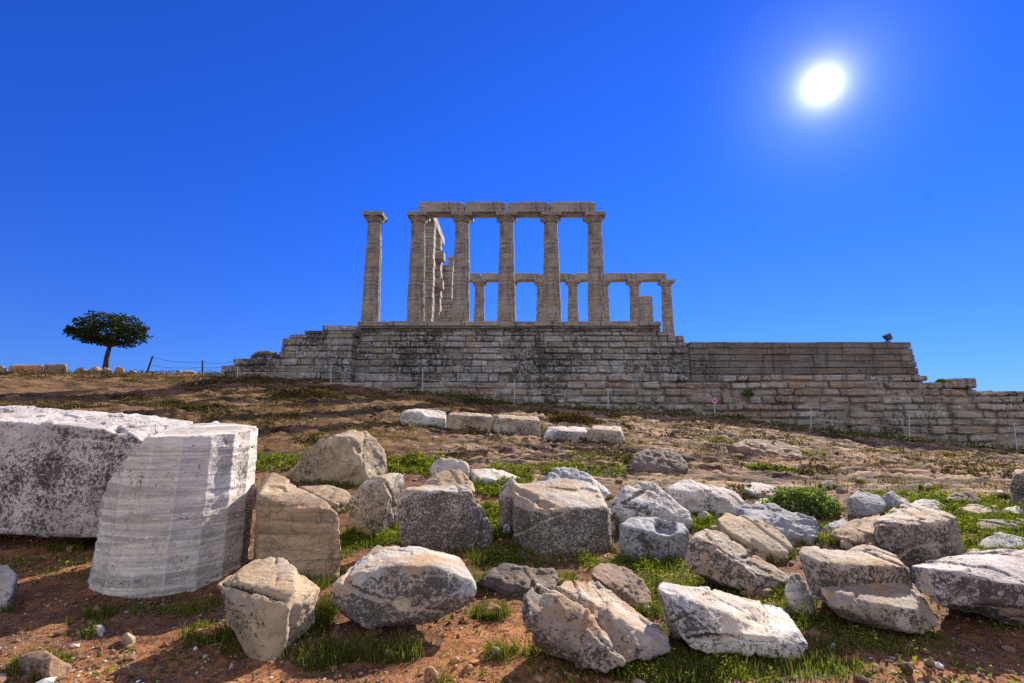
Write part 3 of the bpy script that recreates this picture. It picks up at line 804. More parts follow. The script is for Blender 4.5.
stone('leaning_slab', 'thick grey slab with stepped flakes lying tilted in the front row', 'stone slab', 'grey',
      [[(513, 608, .1), (520, 594, .2), (537, 585, .3), (560, 594, .24), (592, 615, .16), (608, 643, .06), (626, 664, .04), (607, 674, 0), (593, 666, 0), (577, 650, .02), (552, 642, .06), (524, 629, .1), (540, 589, .42), (562, 599, .36), (594, 620, .28), (612, 648, .2)],
       [(555, 586, .36), (564, 580, .55), (594, 581, .78), (626, 605, .7), (657, 627, .5), (678, 643, .3), (669, 651, .15), (626, 664, .08), (612, 634, .18), (598, 605, .30), (576, 597, .34)],
       [(590, 607, .33), (600, 600, .45), (640, 627, .42), (662, 642, .25), (640, 650, .12), (612, 628, .2)]],
      anchor=(607, 676), foot='back', layer=((-.55, .45, .75), 9, .022), group=GF, rough=.9, chip=.7, sink=.0, cuts=[(538, 588, 556, 592, 3, .05), (600, 640, 620, 655, 2, .03), (640, 618, 660, 634, 1.5, .02)])
stone('rough_slab', 'rough brown slab standing behind the tilted grey slab', 'stone slab', 'brown',
      [[(586, 568, .2), (600, 562, .4), (618, 564, .45), (640, 572, .45), (652, 588, .35), (652, 612, .1), (630, 604, .05), (605, 588, .05), (590, 578, .1)]], anchor=(645, 616), foot='back', layer=((.4, .3, .8), 8, .04), rough=1.3, group=GF)
stone('pale_block', 'low white block with a pyramid shaped tan break, right of the tilted slab', 'marble block', 'white',
      [[(671, 618, .15), (680, 636, .08), (721, 637, .0), (773, 641, .0), (799, 632, .12), (808, 645, .06), (804, 659, 0), (755, 657, 0), (712, 655, 0), (691, 648, .0), (791, 620, .45), (782, 607, .65), (720, 594, .75), (690, 610, .4)],
       [(657, 588, .2), (662, 583, .4), (690, 586, .58), (725, 592, .65), (758, 603, .55), (753, 611, .32), (727, 613, .06), (772, 636, .2), (721, 636, -.07), (681, 635, .08), (667, 612, .16), (690, 603, .24)]],
      anchor=(740, 659), foot='back', fresh_at=[(742, 622, 15), (730, 630, 11), (758, 631, 11)], group=GF, rough=.7, chip=.6, cuts=[(684, 637, 721, 636, 1.6, .03), (721, 636, 774, 640, 1.8, .035), (672, 622, 694, 612, 1.4, .02), (694, 612, 716, 632, 1.4, .02)])
stone('white_fragment', 'bluish white fragment cut by the left edge below the huge block', 'stone', 'white',
      [[(-40, 560, .2), (-10, 562, .25), (8, 564, .25), (19, 573, .2), (12, 588, .08), (3, 605, 0), (-40, 612, 0)]], anchor=(0, 609), group=GF)
stone('rock_ledge', 'dark layered rock ledge in the shade below the large squared block', 'rock', 'dark',
      [[(478, 575, .2), (490, 563, .4), (520, 558, .5), (548, 562, .45), (560, 575, .2), (552, 588, .0), (520, 592, .0), (490, 590, .05)]], anchor=(520, 594), layer=((.1, -.1, 1), 16, .04), rough=1.3, group=GF)
# -- mid slope
GR = 'row of cut blocks across the slope'
for lab, hl, an, mt in [
    ('pale leftmost cut block of the row across the slope', [(400, 424, .0), (400, 411, .05), (446, 427, 0), (446, 414, .05), (404, 408, .7), (446, 410, .7), (425, 428, .0)], (423, 429), 'white'),
    ('hollow fronted second cut block from the left in the slope row', [(446, 427, .05), (447, 414, .05), (494, 431, 0), (494, 417, .05), (450, 411, .7), (492, 414, .7), (470, 432, .0)], (470, 433), 'tan'),
    ('grey middle cut block of the slope row, longest and straightest', [(493, 430, .05), (493, 417, .05), (541, 434, 0), (540, 421, .05), (496, 414, .7), (538, 416, .7)], (520, 435), 'grey'),
    ('low half buried cut block fourth along the slope row', [(543, 438, .05), (543, 430, .05), (588, 440, 0), (589, 430, .05), (548, 426, .8), (586, 427, .8), (556, 442, .0)], (565, 443), 'white'),
    ('rough grey rightmost cut block of the slope row', [(588, 440, .05), (590, 429, .05), (627, 446, 0), (620, 431, .05), (592, 425, .7), (621, 426, .7), (606, 446, .0)], (607, 447), 'grey')]:
    stone('cut_block', lab, 'marble block', mt, [hl], anchor=an, group=GR, chip=1.1)
stone('dark_boulder', 'dark lichen covered boulder on the slope below the row of cut blocks', 'boulder', 'dark',
      [[(629, 462, .1), (634, 451, .4), (650, 447, .7), (675, 449, .7), (686, 460, .4), (690, 470, .1), (655, 472, 0), (635, 470, 0)]], anchor=(655, 473), rough=1.6, group='boulders on the slope')
stone('rock_outcrop', 'long low brown outcrop of bedrock below the wall', 'rock', 'brown',
      [[(725, 444, .3), (740, 438, .9), (775, 440, 1.0), (800, 447, .7), (803, 458, .1), (770, 459, 0), (735, 452, .1)]], anchor=(770, 460), layer=((.2, .1, 1), 5, .07), rough=1.4, group='boulders on the slope')
# -- small stones in front
GS = 'small loose stones in the foreground'
def pebble(label, px, py, w, h, mat, name='loose_stone', d=.8):
    Y = gp(px, py)[1]; r = Y / FPX * w * d
    rng = np.random.default_rng(hash_name(label))
    pts = []
    for k in range(13):
        t = rng.uniform(0, 6.28); q = rng.uniform(.75, 1)
        zz = rng.uniform(-.9, .1)
        pts.append((px + w / 2 * q * math.cos(t), py + h * zz, r * (.5 + .5 * math.sin(t))))
    pts += [(px - w / 2, py - h * .35, r * .4), (px + w / 2, py - h * .4, r * .5), (px, py - h, r * .5), (px + w * .2, py, 0)]
    return stone(name, label, 'stone', mat, [pts], anchor=(px, py), group=GS, rough=.8)
pebble('rusty orange stone on the sunlit soil right of the broad speckled block', 491, 617, 26, 15, 'rust')
pebble('reddish stone behind the tilted slab in the front row', 557, 586, 34, 9, 'rust')
pebble('flat grey brown stone half buried at the lower left corner', 44, 676, 56, 26, 'brown', 'flat_stone')
pebble('bright white chip on the red scree below the drum', 99, 633, 14, 9, 'white')
pebble('brown stone on the scree below the middle of the drum', 98, 616, 14, 12, 'brown')
pebble('tan stone in the dark grass below the drum', 128, 640, 15, 9, 'tan')
pebble('long orange stone catching the sun beside the slotted block', 206, 640, 30, 12, 'rust')
pebble('reddish triangular stone at the bottom edge left of the middle', 432, 680, 16, 15, 'rust')
pebble('pale tan stone on the orange soil near the tilted slab', 497, 655, 13, 9, 'tan')
pebble('blue grey stone chip among weeds left of the large squared block', 507, 536, 9, 13, 'white')
pebble('brown stone tucked under the long slab', 765, 598, 24, 11, 'brown')
pebble('tan stone under the split end of the long slab', 749, 595, 20, 9, 'tan')
pebble('small grey stone on the shaded soil at the lower right', 832, 649, 9, 7, 'grey')
pebble('pale flat stone below the huge block at the left', 66, 551, 20, 8, 'brown')
pebble('small pale stone in front of the slope row', 581, 445, 9, 5, 'white')
pebble('rounded stone sunk in soil right of the cream striped piece', 388, 655, 9, 7, 'grey')

# rubble in the gaps of the right half
for k, (px, py, w, h) in enumerate([(704, 521, 17, 10), (716, 533, 13, 8), (752, 545, 15, 9), (806, 545, 16, 9), (834, 512, 15, 9), (893, 548, 14, 9), (848, 548, 17, 9), (921, 518, 17, 9), (938, 523, 13, 8),
                                    (975, 512, 13, 7), (996, 541, 17, 9), (696, 498, 14, 8), (655, 505, 13, 7), (790, 493, 14, 8), (828, 488, 15, 8), (860, 484, 13, 7), (928, 490, 14, 7), (1002, 498, 15, 8), (610, 530, 13, 9), (800, 617, 13, 8), (648, 613, 12, 8), (948, 572, 14, 9)]):
    o = pebble('small broken marble chunk in the gaps between the larger blocks, right half' + ' ' * 0 + str(k), px, py, w, h, 'chunk', 'marble_chunk', .9)
    o['label'] = 'small broken marble chunk lying in a gap between larger blocks of the right half'
    o['group'] = 'marble chunks between the blocks'
# ------------------------------------------------------------------ fluted column drum, front left
def fluted_drum():
    Y0 = 4.35
    base = at(171, 611, Y0); top = at(193, 430, Y0 + .10)
    base[0] += (170 - 512) / FPX * .63 * .97; top[0] += (191 - 512) / FPX * .63 * .97
    hgt = top[2] - base[2]
    nz, nt = 150, 300
    r = .63
    V = []
    th = np.linspace(0, 2 * math.pi, nt, endpoint=False)
    NF = 17
    k = th * NF / (2 * math.pi)
    fl = (k - np.floor(k) - .5) * 2
    scal = 1 - .034 * (1 - fl ** 2)
    for i in range(nz + 1):
        t = i / nz
        c = base + (top - base) * t
        rr = r * (1.0 - .05 * t)
        V.append(np.stack([c[0] + rr * scal * np.cos(th), c[1] + rr * scal * np.sin(th) + rr, np.full(nt, base[2] + hgt * t)], 1))
    V = np.concatenate(V)
    F = []
    idx = np.arange((nz + 1) * nt).reshape(nz + 1, nt)
    a = idx[:-1]; b = np.roll(idx, -1, 1)[:-1]; c_ = np.roll(idx, -1, 1)[1:]; d = idx[1:]
    Q = np.stack([a.ravel(), b.ravel(), c_.ravel(), d.ravel()], 1)
    # caps as rings of quads shrinking to the axis
    n0 = len(V); rings = 24
    extra, quads = [], []
    for capi, row in ((0, 0), (1, nz)):
        ring = V[idx[row]]
        ctr = ring.mean(0)
        prev = idx[row]
        for j in range(1, rings):
            s = 1 - j / rings
            pts = ctr + (ring - ctr) * s
            st = n0 + len(np.concatenate(extra)) if extra else n0
            extra.append(pts)
            cur = np.arange(st, st + nt)
            q = np.stack([prev, np.roll(prev, -1), np.roll(cur, -1), cur], 1)
            quads.append(q if capi else q[:, ::-1])
            prev = cur
    V = np.concatenate([V] + extra); Q = np.concatenate([Q] + quads)
    cen = base + (top - base) * .5 + np.array([0, r, 0])
    # broken shoulder: the upper left is sheared away along a plane
    nrm = np.array([-.74, -.14, .60]); nrm = nrm / np.linalg.norm(nrm)
    p0 = at(130, 462, Y0 + .30)
    wob = .03 * fbm(V * 2.5 + 4, 4) + .010 * fbm(V * 11, 3)
    e = (V - p0) @ nrm + wob
    cut = np.maximum(e, 0)
    V = V - nrm * cut[:, None]
    on = (e > 0)
    n2 = np.array([-.985, -.05, .16]); n2 = n2 / np.linalg.norm(n2)
    e2 = (V - at(97, 520, Y0 + .45)) @ n2 + .6 * wob
    V = V - n2 * np.maximum(e2, 0)[:, None]
    on = on | (e2 > 0)
    V[:, 2] += .07 * sstep(.5, 1, (V[:, 2] - base[2]) / hgt) * (V[:, 1] - base[1] - r) / r
    # uneven bottom edge and worn top
    zt = (V[:, 2] - base[2]) / hgt
    rad = np.hypot(V[:, 0] - base[0] - (top[0] - base[0]) * zt, V[:, 1] - base[1] - r) / r
    V[:, 2] += np.where(zt > .9, -.05 * (sstep(.70, 1.0, rad) ** 2) * (1 + 1.2 * fbm(V * 5, 3)), 0)
    V[:, 2] += (1 - sstep(0, .18, zt)) * (-.05 * sstep(.1, .6, V[:, 0] - base[0]) - .05 * sstep(.2, 1.1, V[:, 1] - base[1]) + .02 * fbm(V * 3.1, 3) + .012 * fbm(V * 14, 3))
    out = V - cen; out[:, 2] = 0
    out /= np.linalg.norm(out, axis=1)[:, None] + 1e-9
    bed = .005 * fbm(V * np.array([.9, .9, 16]), 4) + .008 * fbm(V * 3.3, 4) + .004 * fbm(V * 22, 3)
    V = V + out * (bed * sstep(.25, .6, rad))[:, None]
    V[:, 2] += (1 - sstep(.6, .95, rad)) * sstep(.8, 1, zt) * .010 * fbm(V * 6, 4)
    arris = np.zeros(len(V)); arris[:(nz + 1) * nt] = np.tile(np.clip((np.abs(fl) - .82) / .18, 0, 1) * .7, nz + 1)
    arris = np.where(on, .15, arris) + .8 * sstep(.93, 1, rad) * sstep(.93, 1.0, zt)
    o0 = np.array([base[0], base[1] + r, V[:, 2].min()])
    me = raw_mesh('column_drum', V - o0, Q); smooth(me); fattr(me, 'edge', arris)
    o = link('column_drum', me, M['clean'], None, o0)
    tag(o, 'tall fluted white marble column drum with banded flutes and a sheared shoulder, standing in the left foreground', 'column drum')
    o['label'] = 'tall fluted white marble column drum with a sheared left shoulder in the left foreground'
    return o
fluted_drum()

# ------------------------------------------------------------------ temple on its podium
MW = {}
MW['podium'] = masonry('podium_masonry', [(.30, .282, .262), (.44, .435, .43), (.33, .27, .185), (.17, .165, .162)], .97)
MW['upper'] = masonry('dark_masonry', [(.175, .155, .136), (.225, .20, .18), (.21, .15, .105), (.115, .103, .092)], .6)
MW['lower'] = masonry('tan_masonry', [(.31, .275, .235), (.42, .39, .355), (.36, .24, .145), (.21, .19, .17)], .74)
MW['temple'] = masonry('temple_marble', [(.31, .28, .245), (.37, .34, .295), (.34, .27, .195), (.20, .185, .168)], .55, .55, 1.3)
MW['core'] = plain('wall_core', (.07, .055, .045), .95, .1)

def blocks(courses, yface, depth, lmin=.5, lmax=1.5, gap=.012, jit=.012, yj=.03, b=.025, miss=0.0, rng=None, core=True):
    """courses: (z0, z1, x0, x1[, dy]) rows of cut stones; returns V, F, tint, tint2, core box list"""
    rng = rng or random.Random(5)
    V, F, T, T2, n = [], [], [], [], 0
    cores = []
    for row in courses:
        z0, z1, x0, x1 = row[:4]; dy = row[4] if len(row) > 4 else 0
        x = x0
        while x < x1 - .05:
            l = rng.uniform(lmin, lmax)
            if x + l > x1 - lmin * .5: l = x1 - x
            jy = rng.uniform(-yj, yj)
            if rng.random() < miss: jy = rng.uniform(.08, .2)
            hz = z1
            v, f = cbox(x + gap / 2, x + l - gap / 2, yface + dy + jy, yface + dy + depth + jy, z0 + gap / 2, hz - gap / 2 - rng.uniform(0, .012), b, jit, rng.uniform(-.006, .006), rng)
            V.append(v); F += [[i + n for i in q] for q in f]; n += len(v)
            T += [rng.random()] * len(v); T2 += [rng.random()] * len(v)
            x += l
        cy_ = rng.uniform(0, .03); cores.append((x0 + .03 + cy_, x1 - .03 - cy_, yface + dy + .13 + cy_, yface + dy + depth - .05 - cy_, z0 - .06, z1 - .03 - cy_))
    if core:
        for c in cores:
            v, f = cbox(*c, b=.01)
            V.append(v); F += [[i + n for i in q] for q in f]; n += len(v)
            T += [.0] * len(v); T2 += [0.] * len(v)
    return np.concatenate(V), F, T, T2

def masonry_obj(name, data, mat, parent=None, loc=(0, 0, 0)):
    V, F, T, T2 = data
    l = np.array(loc, float)
    me = raw_mesh(name, np.asarray(V) - l, F)
    fattr(me, 'tint', T); fattr(me, 'tint2', T2)
    smooth(me, False)
    return link(name, me, mat, parent, (0, 0, 0) if parent else l)

YC = 27.0                       # axis of the near colonnade
ZS = at(512, 320.5, 26.3)[2]    # top of the stylobate
ZT = at(512, 215, YC)[2]        # top of the capitals
_a = ray(512, 281); YR = (ZT - EYE) * _a[1] / _a[2]   # axis of the far colonnade
XL, XRR = at(357, 320, 26.3)[0], at(661, 320, 26.3)[0]
T0 = np.array([at(512, 320, YC)[0], YC, ZS])
temple = empty('ruined_temple', T0, 'ruined Doric temple with weathered stone columns and architrave on a high podium', 'temple')

def col_shaft(h, r0, r1, seed, fl=True):
    nz, nt = 60, 96
    th = np.linspace(0, 2 * math.pi, nt, endpoint=False)
    k = th * 16 / (2 * math.pi); f = (k - np.floor(k) - .5) * 2
    sc_ = 1 - .085 * (1 - f ** 2)
    nd = 8
    rng = random.Random(seed)
    dr = [(rng.uniform(-.012, .012), rng.uniform(-.012, .012), rng.uniform(-.01, .012)) for _ in range(nd + 1)]
    V, T, T2 = [], [], []
    tn = [rng.random() for _ in range(nd + 1)]; tn2 = [rng.random() for _ in range(nd + 1)]
    for i in range(nz + 1):
        t = i / nz
        d = min(int(t * nd * .9999), nd - 1)
        rr = r0 + (r1 - r0) * (t ** 1.15) + dr[d][2]
        loc = t * nd - d
        if loc < .07 or loc > .96: rr -= .022
        P = np.stack([rr * sc_ * np.cos(th) + dr[d][0], rr * sc_ * np.sin(th) + dr[d][1], np.full(nt, h * t)], 1)
        w = 1 - .018 * np.maximum(0, fbm(P * 1.6 + seed * 3, 4)) * 2 - .04 * sstep(.3, .5, fbm(P * 2.3 + seed, 3))
        P[:, :2] *= w[:, None]
        V.append(P); T += [tn[d]] * nt; T2 += [tn2[d]] * nt
    V = np.concatenate(V)
    idx = np.arange((nz + 1) * nt).reshape(nz + 1, nt)
    q = np.stack([idx[:-1].ravel(), np.roll(idx, -1, 1)[:-1].ravel(), np.roll(idx, -1, 1)[1:].ravel(), idx[1:].ravel()], 1).tolist()
    q.append(idx[-1].tolist()); q.append(idx[0][::-1].tolist())
    return V, q, T, T2

def capital_mesh(r1, hw, he, ha, seed):
    rng = random.Random(seed)
    prof = [(r1, 0), (r1 + .02, he * .15), (r1 + (hw - r1) * .55, he * .6), (hw * .95, he * .92), (hw * .95, he)]
    V, F = [], []
    nt = 32
    for r, z in prof:
        for k in range(nt):
            t = 2 * math.pi * k / nt
            V.append((r * math.cos(t), r * math.sin(t), z))
    for i in range(len(prof) - 1):
        for k in range(nt):
            F.append([i * nt + k, i * nt + (k + 1) % nt, (i + 1) * nt + (k + 1) % nt, (i + 1) * nt + k])
    v, f = cbox(-hw, hw, -hw, hw, he + .003, he + ha, .03, .025, rng.uniform(-.01, .01), rng)
    V2, F2 = merge([(np.array(V), F), (v, f)])
    return V2, F2

def column(x, y, zbase, ztop, seed, r0=.51, r1=.395):
    ha, he = .24, .27
    hs = ztop - zbase - ha - he
    V, F, T, T2 = col_shaft(hs, r0, r1, seed)
    me = raw_mesh('column', V, F); fattr(me, 'tint', T); fattr(me, 'tint2', T2)
    smooth(me)
    o = link('column', me, MW['temple'], temple, Vector((x, y, zbase)) - Vector(T0))
    V, F = capital_mesh(r1, .58, he, ha, seed)
    mc = raw_mesh('capital', V, F)
    fattr(mc, 'tint', [random.Random(seed).random()] * len(V)); fattr(mc, 'tint2', [.3] * len(V))
    link('capital', mc, MW['temple'], o, (0, 0, hs))
    return o
near_x = [at(px, 320, YC)[0] for px in (370.5, 415.5, 460.8, 506.5, 552, 597)]
for i, x in enumerate(near_x): column(x, YC, ZS, ZT, i + 1)
far_x = [at(px, 283, YR)[0] for px in (479.7, 510.6, 541.5, 572.6, 603.3, 634, 666)]
for i, x in enumerate(far_x): column(x, YR, ZS, ZT, i + 21)

def part_blocks(name, data, mat='temple'):
    V, F, T, T2 = data
    V = np.asarray(V)
    c = np.array([V[:, 0].mean(), V[:, 1].mean(), V[:, 2].min()])
    me = raw_mesh(name, V - c, F); fattr(me, 'tint', T); fattr(me, 'tint2', T2); smooth(me, False)
    return link(name, me, MW[mat], temple, c - T0)

def beam(x0, x1, y, z0, z1, seed, d=.9):
    rng = random.Random(seed)
    n = 14
    # a worn beam: subdivided box with softened, chipped arrises
    xs = np.linspace(0, 1, n)
    V, F = [], []
    sec = [(-.5, 0), (-.5, .5), (-.5, .93), (-.43, 1), (0, 1), (.43, 1), (.5, .93), (.5, .5), (.5, 0), (0, 0)]
    for t in xs:
        for (a, b) in sec:
            V.append((x0 + (x1 - x0) * t, y + a * d, z0 + (z1 - z0) * b))
    V = np.array(V); m = len(sec)
    end = np.minimum(V[:, 0] - x0, x1 - V[:, 0])
    top = sstep(.6, 1, (V[:, 2] - z0) / (z1 - z0))
    V[:, 2] -= top * (.16 * (1 - sstep(.0, .22, end)) * rng.uniform(.3, 1.2) + .05 * np.maximum(0, fbm(V * 1.3 + seed, 3)))
    V[:, 2] += (1 - top) * .012 * fbm(V * 1.1 + seed, 3) * sstep(.2, .5, end)
    V[:, 1] += .02 * fbm(V * 1.7 + seed, 3)
    for i in range(n - 1):
        for k in range(m):
            F.append([i * m + k, i * m + (k + 1) % m, (i + 1) * m + (k + 1) % m, (i + 1) * m + k][::-1])
    F.append(list(range(m))); F.append([(n - 1) * m + k for k in range(m)][::-1])
    return V, F, [rng.random()] * len(V), [rng.random() * .8] * len(V)

zb0, zb1 = ZT + .01, at(512, 201, YC - .45)[2]
cuts_near = [at(418, 208, YC - .45)[0], near_x[2] + .15, near_x[3] + .02, near_x[4] - .05, at(596, 208, YC - .45)[0]]
for i in range(4): part_blocks('architrave', beam(cuts_near[i] + .025, cuts_near[i + 1] - .025, YC, zb0, zb1, 40 + i))
zf1 = zb0 + (zb1 - zb0) * .93
cuts_far = [at(468, 275, YR)[0]] + [x + .03 * (-1) ** k for k, x in enumerate(far_x[:-1])][0:] 
cuts_far = [at(466, 275, YR)[0], far_x[0] + .1, far_x[1], far_x[2] - .05, far_x[3] + .06, far_x[4], far_x[5] + .02, at(665, 275, YR)[0]]
for i in range(len(cuts_far) - 1): part_blocks('architrave', beam(cuts_far[i] + .025, cuts_far[i + 1] - .025, YR, zb0, zf1, 60 + i))

# inner porch: antae, cross beam and a stump, seen between the left columns
def pillar(name, x0, x1, y0, y1, z0, z1, seed, ch=.45, lm=(.5, .9), jag=True):
    rng = random.Random(seed)
    rows, z = [], z0
    while z < z1 - .1:
        h = min(ch * rng.uniform(.8, 1.15), z1 - z)
        rows.append((z, z + h, x0 + rng.uniform(-.03, .03), x1 + rng.uniform(-.04, .04))); z += h
    return part_blocks(name, blocks(rows, y0, y1 - y0, lm[0], lm[1], .01, .015, .02, .02, 0, rng))
pz = ZS
def zat(py, Y): return at(512, py, Y)[2]
def xat(px, py, Y): return at(px, py, Y)[0]
pillar('anta', xat(423, 280, 31.5), xat(433.5, 280, 31.5), 31.2, 32.0, pz, zat(224, 31.5), 3)
pillar('anta', xat(432.5, 280, 33.5), xat(441, 280, 33.5), 33.2, 34.0, pz, zat(238, 33.5), 4)
pillar('anta', xat(437, 280, 35.5), xat(453, 280, 35.5), 35.2, 36.2, pz, zat(266, 35.5), 5, .5)
pillar('anta', xat(448, 280, 36.0), xat(454, 280, 36.0), 35.6, 36.3, zat(266, 35.5) + .01, zat(258, 36.0), 6, .5)
V, F = cbox(-.42, .42, -2.9, 2.9, -.38, .38, .06, .03)
V = V + np.array([xat(433, 235, 33.2), 33.2, zat(224, 31.5) + .40])
part_blocks('cross_beam', (V, F, [.4] * len(V), [.7] * len(V)))
for (pxa, pxb, ya, yb, Yc) in ((431, 444, 252, 261, 33.0), (430, 443.5, 280, 290, 32.8)):
    v, f = cbox(xat(pxa, 270, Yc), xat(pxb, 270, Yc), Yc - .4, Yc + .4, zat(yb, Yc), zat(ya, Yc), .05, .03)
    part_blocks('corbel_block', (v, f, [.6] * len(v), [.8] * len(v)))
# stump of a column on the right, two drums high
V, F, T, T2 = col_shaft(zat(297, 31.5) - ZS, .46, .43, 77)
me = raw_mesh('column_stump', V, F); fattr(me, 'tint', T); fattr(me, 'tint2', T2); smooth(me)
link('column_stump', me, MW['temple'], temple, Vector((xat(646, 310, 31.5), 31.5, ZS)) - Vector(T0))

# stylobate slabs, podium and the stepped wing on the left
rg = random.Random(21)
z1, z2, z3 = ZS, zat(326.5, 26.3), zat(331, 26.45)
part_blocks('stylobate', blocks([(z2, z1, XL, XRR)], 26.3, 3.0, 1.5, 2.2, .02, .02, .03, .05, 0, rg))
part_blocks('stylobate', blocks([(ZS - .35, ZS - .012, XL, XRR - .05)], 29.4, 7.0, 1.5, 2.2, .02, .004, 0, .03, 0, rg))
part_blocks('stylobate', blocks([(ZS - .35, ZS - .016, XL, xat(674, 300, 36.5))], 36.5, YR + .9 - 36.5, 1.5, 2.2, .02, .004, 0, .03, 0, rg))
def X(px, py=345, Y=26.5): return at(px, py, Y)[0]
def zc(py): return at(512, py, 26.5)[2]
rows = [(zc(331), z2 - .005, X(358), X(663), .12)]
ys_ = [331, 335.5, 341.5, 347.5, 353.5, 359.5, 366, 373, 382, 392, 402]
ends = [672, 684, 688, 690, 690, 690, 690, 690, 690, 690]
for i in range(len(ys_) - 1):
    rows.append((zc(ys_[i + 1]), zc(ys_[i]) - .004, X(352), X(ends[i]), 0 if i else .06))
part_blocks('podium', blocks(rows, 26.5, 13.0, .4, 1.45, .028, .03, .06, .04, .08, rg), 'podium')
wing = []
def zw(py): return at(512, py, 25.7)[2]
def Xw(px): return at(px, 350, 25.7)[0]
prof = [(325.3, 330.5, 321), (330.5, 334, 303), (334, 338, 288), (338, 345, 281.5), (345, 351, 280.5), (351, 358, 280), (358, 365, 234.5), (365, 372, 222), (372, 379, 210), (379, 388, 262), (388, 398, 300)]
for a, b, x0 in prof: wing.append((zw(b), zw(a) - .004, Xw(x0), Xw(356 if a < 333 else 352), 0))
part_blocks('stepped_wing', blocks(wing, 25.7, 6.0, .6, 1.7, .02, .02, .04, .03, .05, rg), 'podium')

# ------------------------------------------------------------------ terrace walls right of the temple
def zr(py, Y=26.2): return at(512, py, Y)[2]
rows = []
ys_ = [341.7, 348, 354.5, 361, 367.5, 374, 381, 389, 398]
for i in range(len(ys_) - 1):
    rows.append((zr(ys_[i + 1]), zr(ys_[i]) - .004, at(690, 350, 26.2)[0] + .01, at(912.0 + 1.05 * i, 350, 26.2)[0]))
up = masonry_obj('upper_wall', blocks(rows, 26.2, 3.0, .9, 2.0, .012, .012, .02, .02, .0, random.Random(31)), MW['upper'], None, (xat(800, 390, 26.2), 26.2, zr(398)))
tag(up, 'tall dark brown ashlar wall with a level top to the right of the temple podium', 'wall')

def zl(py, Y=23.6): return at(512, py, Y)[2]
def Xl(px, Y=23.6): return at(px, 390, Y)[0]
rows = []
ys_ = [374.5, 381.5, 388.5, 396, 403.5, 411, 418.5, 426, 434, 442, 450, 459]
spans = {0: [(528, 634), (772, 893)], 1: [(300, 930)], 2: [(300, 978.5)], 3: [(300, 1120)], 4: [(300, 1110)], 5: [(420, 1160)], 6: [(520, 1160)], 7: [(640, 1160)], 8: [(760, 1160)], 9: [(850, 1160)], 10: [(930, 1160)]}
for i in range(len(ys_) - 1):
    for a, b in spans[i]:
        rows.append((zl(ys_[i + 1]), zl(ys_[i]) - .004, Xl(a), Xl(b)))
rows.append((zl(396), zl(390.2), Xl(979), Xl(1120)))
lw = masonry_obj('lower_wall', blocks(rows, 23.6, 2.4, .4, 1.6, .045, .045, .10, .06, .10, random.Random(41)), MW['lower'], None, (Xl(760), 23.6, zl(459)))
tag(lw, 'long rough ashlar retaining wall stepping down to the right in front of the temple', 'wall')

GW = 'loose blocks lying on top of the retaining wall'
def loose(label, px0, px1, py0, py1, Y, mat='lower', dep=.7, seed=1, z_off=.0):
    rng = random.Random(seed)
    v, f = cbox(at(px0, py1, Y)[0], at(px1, py1, Y)[0], Y, Y + dep, at(512, py1, Y)[2] + .008, at(512, py0, Y)[2], .07, .035, rng.uniform(-.015, .015), rng)
    c = np.array([v[:, 0].mean(), Y + dep / 2, v[:, 2].min()])
    me = raw_mesh('wall_block', v - c, f); fattr(me, 'tint', [1.0 if mat == 'podium' else rng.random()] * len(v)); fattr(me, 'tint2', [0.0 if mat == 'podium' else rng.random()] * len(v)); smooth(me, False)
    return tag(link('wall_block', me, MW[mat], None, c), label, 'stone block', GW)
loose('pale rounded cut block lying alone on the retaining wall below the podium end', 664, 690, 374.3, 381.5, 23.5, 'podium', .8, 1)
loose('small block on the retaining wall at the left of its raised right hand top course', 724, 748, 375.5, 381.5, 23.55, 'lower', .7, 2)
loose('rough tan block second along the raised top of the retaining wall', 749, 771.5, 375, 381.4, 23.58, 'lower', .7, 3)
loose('long tan slab at the right end of the raised top course below the dark wall', 893.5, 929, 376, 381.4, 23.5, 'lower', .8, 4)
loose('large block crowning the step of the retaining wall beyond the dark wall', 953.5, 979, 377.5, 388.3, 23.5, 'lower', .9, 5)
loose('squarish block left of the large crowning block at the wall step', 931, 953, 381.6, 388.3, 23.62, 'lower', .8, 7)
# ------------------------------------------------------------------ plants
def leaf_mat(name, c0, c1, c2, trans=.45):
    m, n = material(name)
    t = n.attr('hue')
    col = n.mix(n.ramp(t, 0, .55), c0, c1)
    col = n.mix(n.ramp(t, .6, 1.0), col, c2)
    di = n.new('ShaderNodeBsdfDiffuse'); n.put(di.inputs[0], col)
    tr = n.new('ShaderNodeBsdfTranslucent'); n.put(tr.inputs[0], n.mix(1.0, col, (1.0, 1.15, .55), 'MULTIPLY'))
    mx = n.new('ShaderNodeMixShader'); mx.inputs[0].default_value = trans
    n.t.links.new(di.outputs[0], mx.inputs[1]); n.t.links.new(tr.outputs[0], mx.inputs[2])
    o = n.new('ShaderNodeOutputMaterial'); n.t.links.new(mx.outputs[0], o.inputs[0])
    return m
ML = {
    'grass': leaf_mat('grass_green', (.055, .07, .014), (.13, .14, .026), (.27, .21, .08)),
    'weed': leaf_mat('weed_green', (.05, .08, .012), (.15, .19, .025), (.30, .27, .045)),
    'bush': leaf_mat('bush_green', (.06, .095, .028), (.14, .19, .055), (.26, .30, .11)),
    'dry': leaf_mat('dry_straw', (.10, .07, .025), (.20, .14, .05), (.34, .25, .10), .3),
    'scrub': leaf_mat('dry_scrub', (.035, .03, .014), (.10, .075, .03), (.20, .13, .05), .25),
    'tree': leaf_mat('tree_leaf', (.014, .020, .008), (.040, .052, .015), (.10, .095, .028), .3),
}

